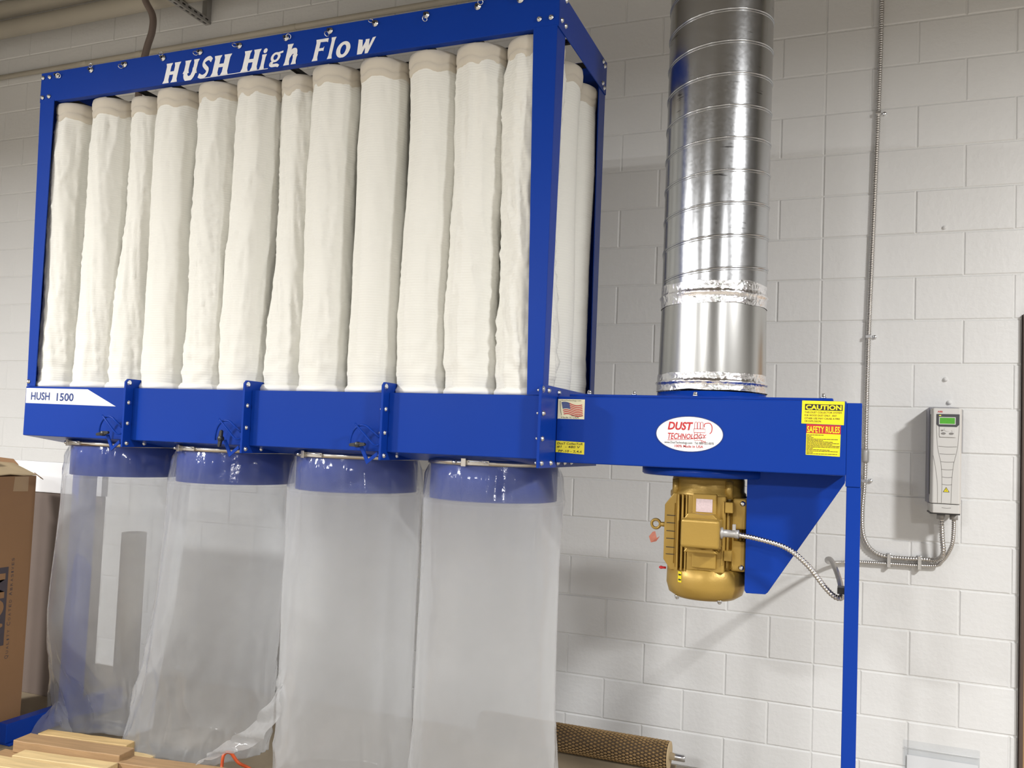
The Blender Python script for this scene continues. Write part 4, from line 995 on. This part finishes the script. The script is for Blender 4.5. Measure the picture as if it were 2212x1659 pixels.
plank((-3.16, -1.79), (-2.70, -1.755), .085, .062, .090, 'pine2', 'wide pale offcut at the bottom left corner of the photo', seed=4)
plank((-3.20, -1.89), (-2.72, -1.865), .085, .062, .088, 'pine', 'foremost pale offcut, cut off by the bottom edge', seed=8)
plank((-2.95, -1.478), (-2.655, -1.462), .058, .030, .060, 'pine2', 'short pale offcut end showing right of the knotty brown offcut', seed=5)
plank((-2.690, -1.560), (-2.24, -1.492), .085, .040, .088, 'oldwood', 'brown offcut with nail holes at the right of the lumber pile', seed=6)
plank((-3.24, -1.56), (-2.62, -1.50), .09, 0.001, .030, 'oldwood', 'lowest brown offcut under the back of the lumber pile', seed=11)
plank((-3.24, -1.68), (-2.6, -1.62), .09, 0.001, .061, 'oldwood', 'lowest brown offcut under the knotty piece', seed=12)
plank((-3.2, -1.82), (-2.6, -1.76), .09, 0.001, .061, 'oldwood', 'lowest brown offcut under the front of the lumber pile', seed=13)
plank((-2.565, -1.575), (-2.25, -1.535), .06, 0.001, .039, 'pine', 'lowest pale offcut under the nail-holed piece', seed=14)
oc = tag(obj('extension_cord', MB().tube(catmull([(-2.30, -1.75, .008), (-2.335, -1.50, .008), (-2.362, -1.415, .03), (-2.368, -1.395, .085), (-2.352, -1.375, .092), (-2.325, -1.355, .05), (-2.27, -1.33, .012), (-2.12, -1.50, .008), (-1.9, -1.85, .008), (-1.6, -2.3, .008)], 10), .0065, 10), 'orange', origin=(-2.35, -1.4, 0)), 'orange extension cord rising in a loop between lumber and second bag', 'cord')

# ------------------------------------------------------------------ pipes at the top left of the wall
def pipe(name, pts, r, m, label, cat, collars=()):
    t = thing(name, label, cat, pts[0]); obj('tube', MB().tube(pts, r, 20), m, t)
    for p in collars: obj('coupling', MB().lathe([(r * 1.0, -.025), (r * 1.12, -.022), (r * 1.12, .022), (r * 1.0, .025)], p, 20, 'X'), m, t)
    return t
pipe('painted_pipe', [(-6.99, -.22, 4.150), (4.99, -.22, 4.165)], .056, 'beige_pipe', 'beige painted pipe, lower of the pair at top left', 'pipe')
pipe('painted_pipe', [(-6.99, -.22, 4.295), (4.99, -.22, 4.31)], .056, 'beige_pipe', 'beige painted pipe, upper of the pair at top left', 'pipe')
pipe('wall_pipe', [(-6.99, -.03, 3.918), (-3.071, -.03, 3.932), (4.99, -.03, 3.93)], .017, 'beige_pipe', 'thin beige pipe running along the wall just above the blue beam', 'pipe', ((-5.05, -.03, 3.925), (-4.55, -.03, 3.927), (-3.3, -.03, 3.931)))
sb = thing('strut_bracket', 'slotted grey strut bracket sticking out of the wall under the pipes', 'bracket', (-4.0, -.2, 4.08))
mst = MB().box(-4.02, -3.98, -.42, 0.004, 4.060, 4.064).box(-4.02, -4.016, -.42, 0.004, 4.0645, 4.094).box(-3.984, -3.98, -.42, 0.004, 4.0645, 4.094)
obj('channel', mst, 'strut', sb)
for k in range(8): obj('slot', MB().box(-3.9798, -3.9790, -.40 + k * .05, -.375 + k * .05, 4.074, 4.084), 'black', sb)
for k in range(8): obj('slot', MB().box(-4.006, -3.994, -.40 + k * .05, -.372 + k * .05, 4.0592, 4.0598), 'black', sb)
obj('upright', MB().box(-4.02, -3.98, -.04, .004, 4.0945, 4.42), 'strut', sb)
hs = tag(obj('hanging_hose', MB().tube(catmull([(-4.255, -.36, 4.69), (-4.25, -.35, 4.3), (-4.20, -.34, 4.10), (-4.135, -.33, 3.98), (-4.13, -.33, 3.88), (-4.165, -.33, 3.77), (-4.20, -.33, 3.60), (-4.21, -.33, 3.3), (-4.21, -.33, 2.6)], 10), .021, 14), 'hose', origin=(-4.21, -.33, 2.6)), 'brown hose hanging down from the pipes behind the blue beam', 'hose')
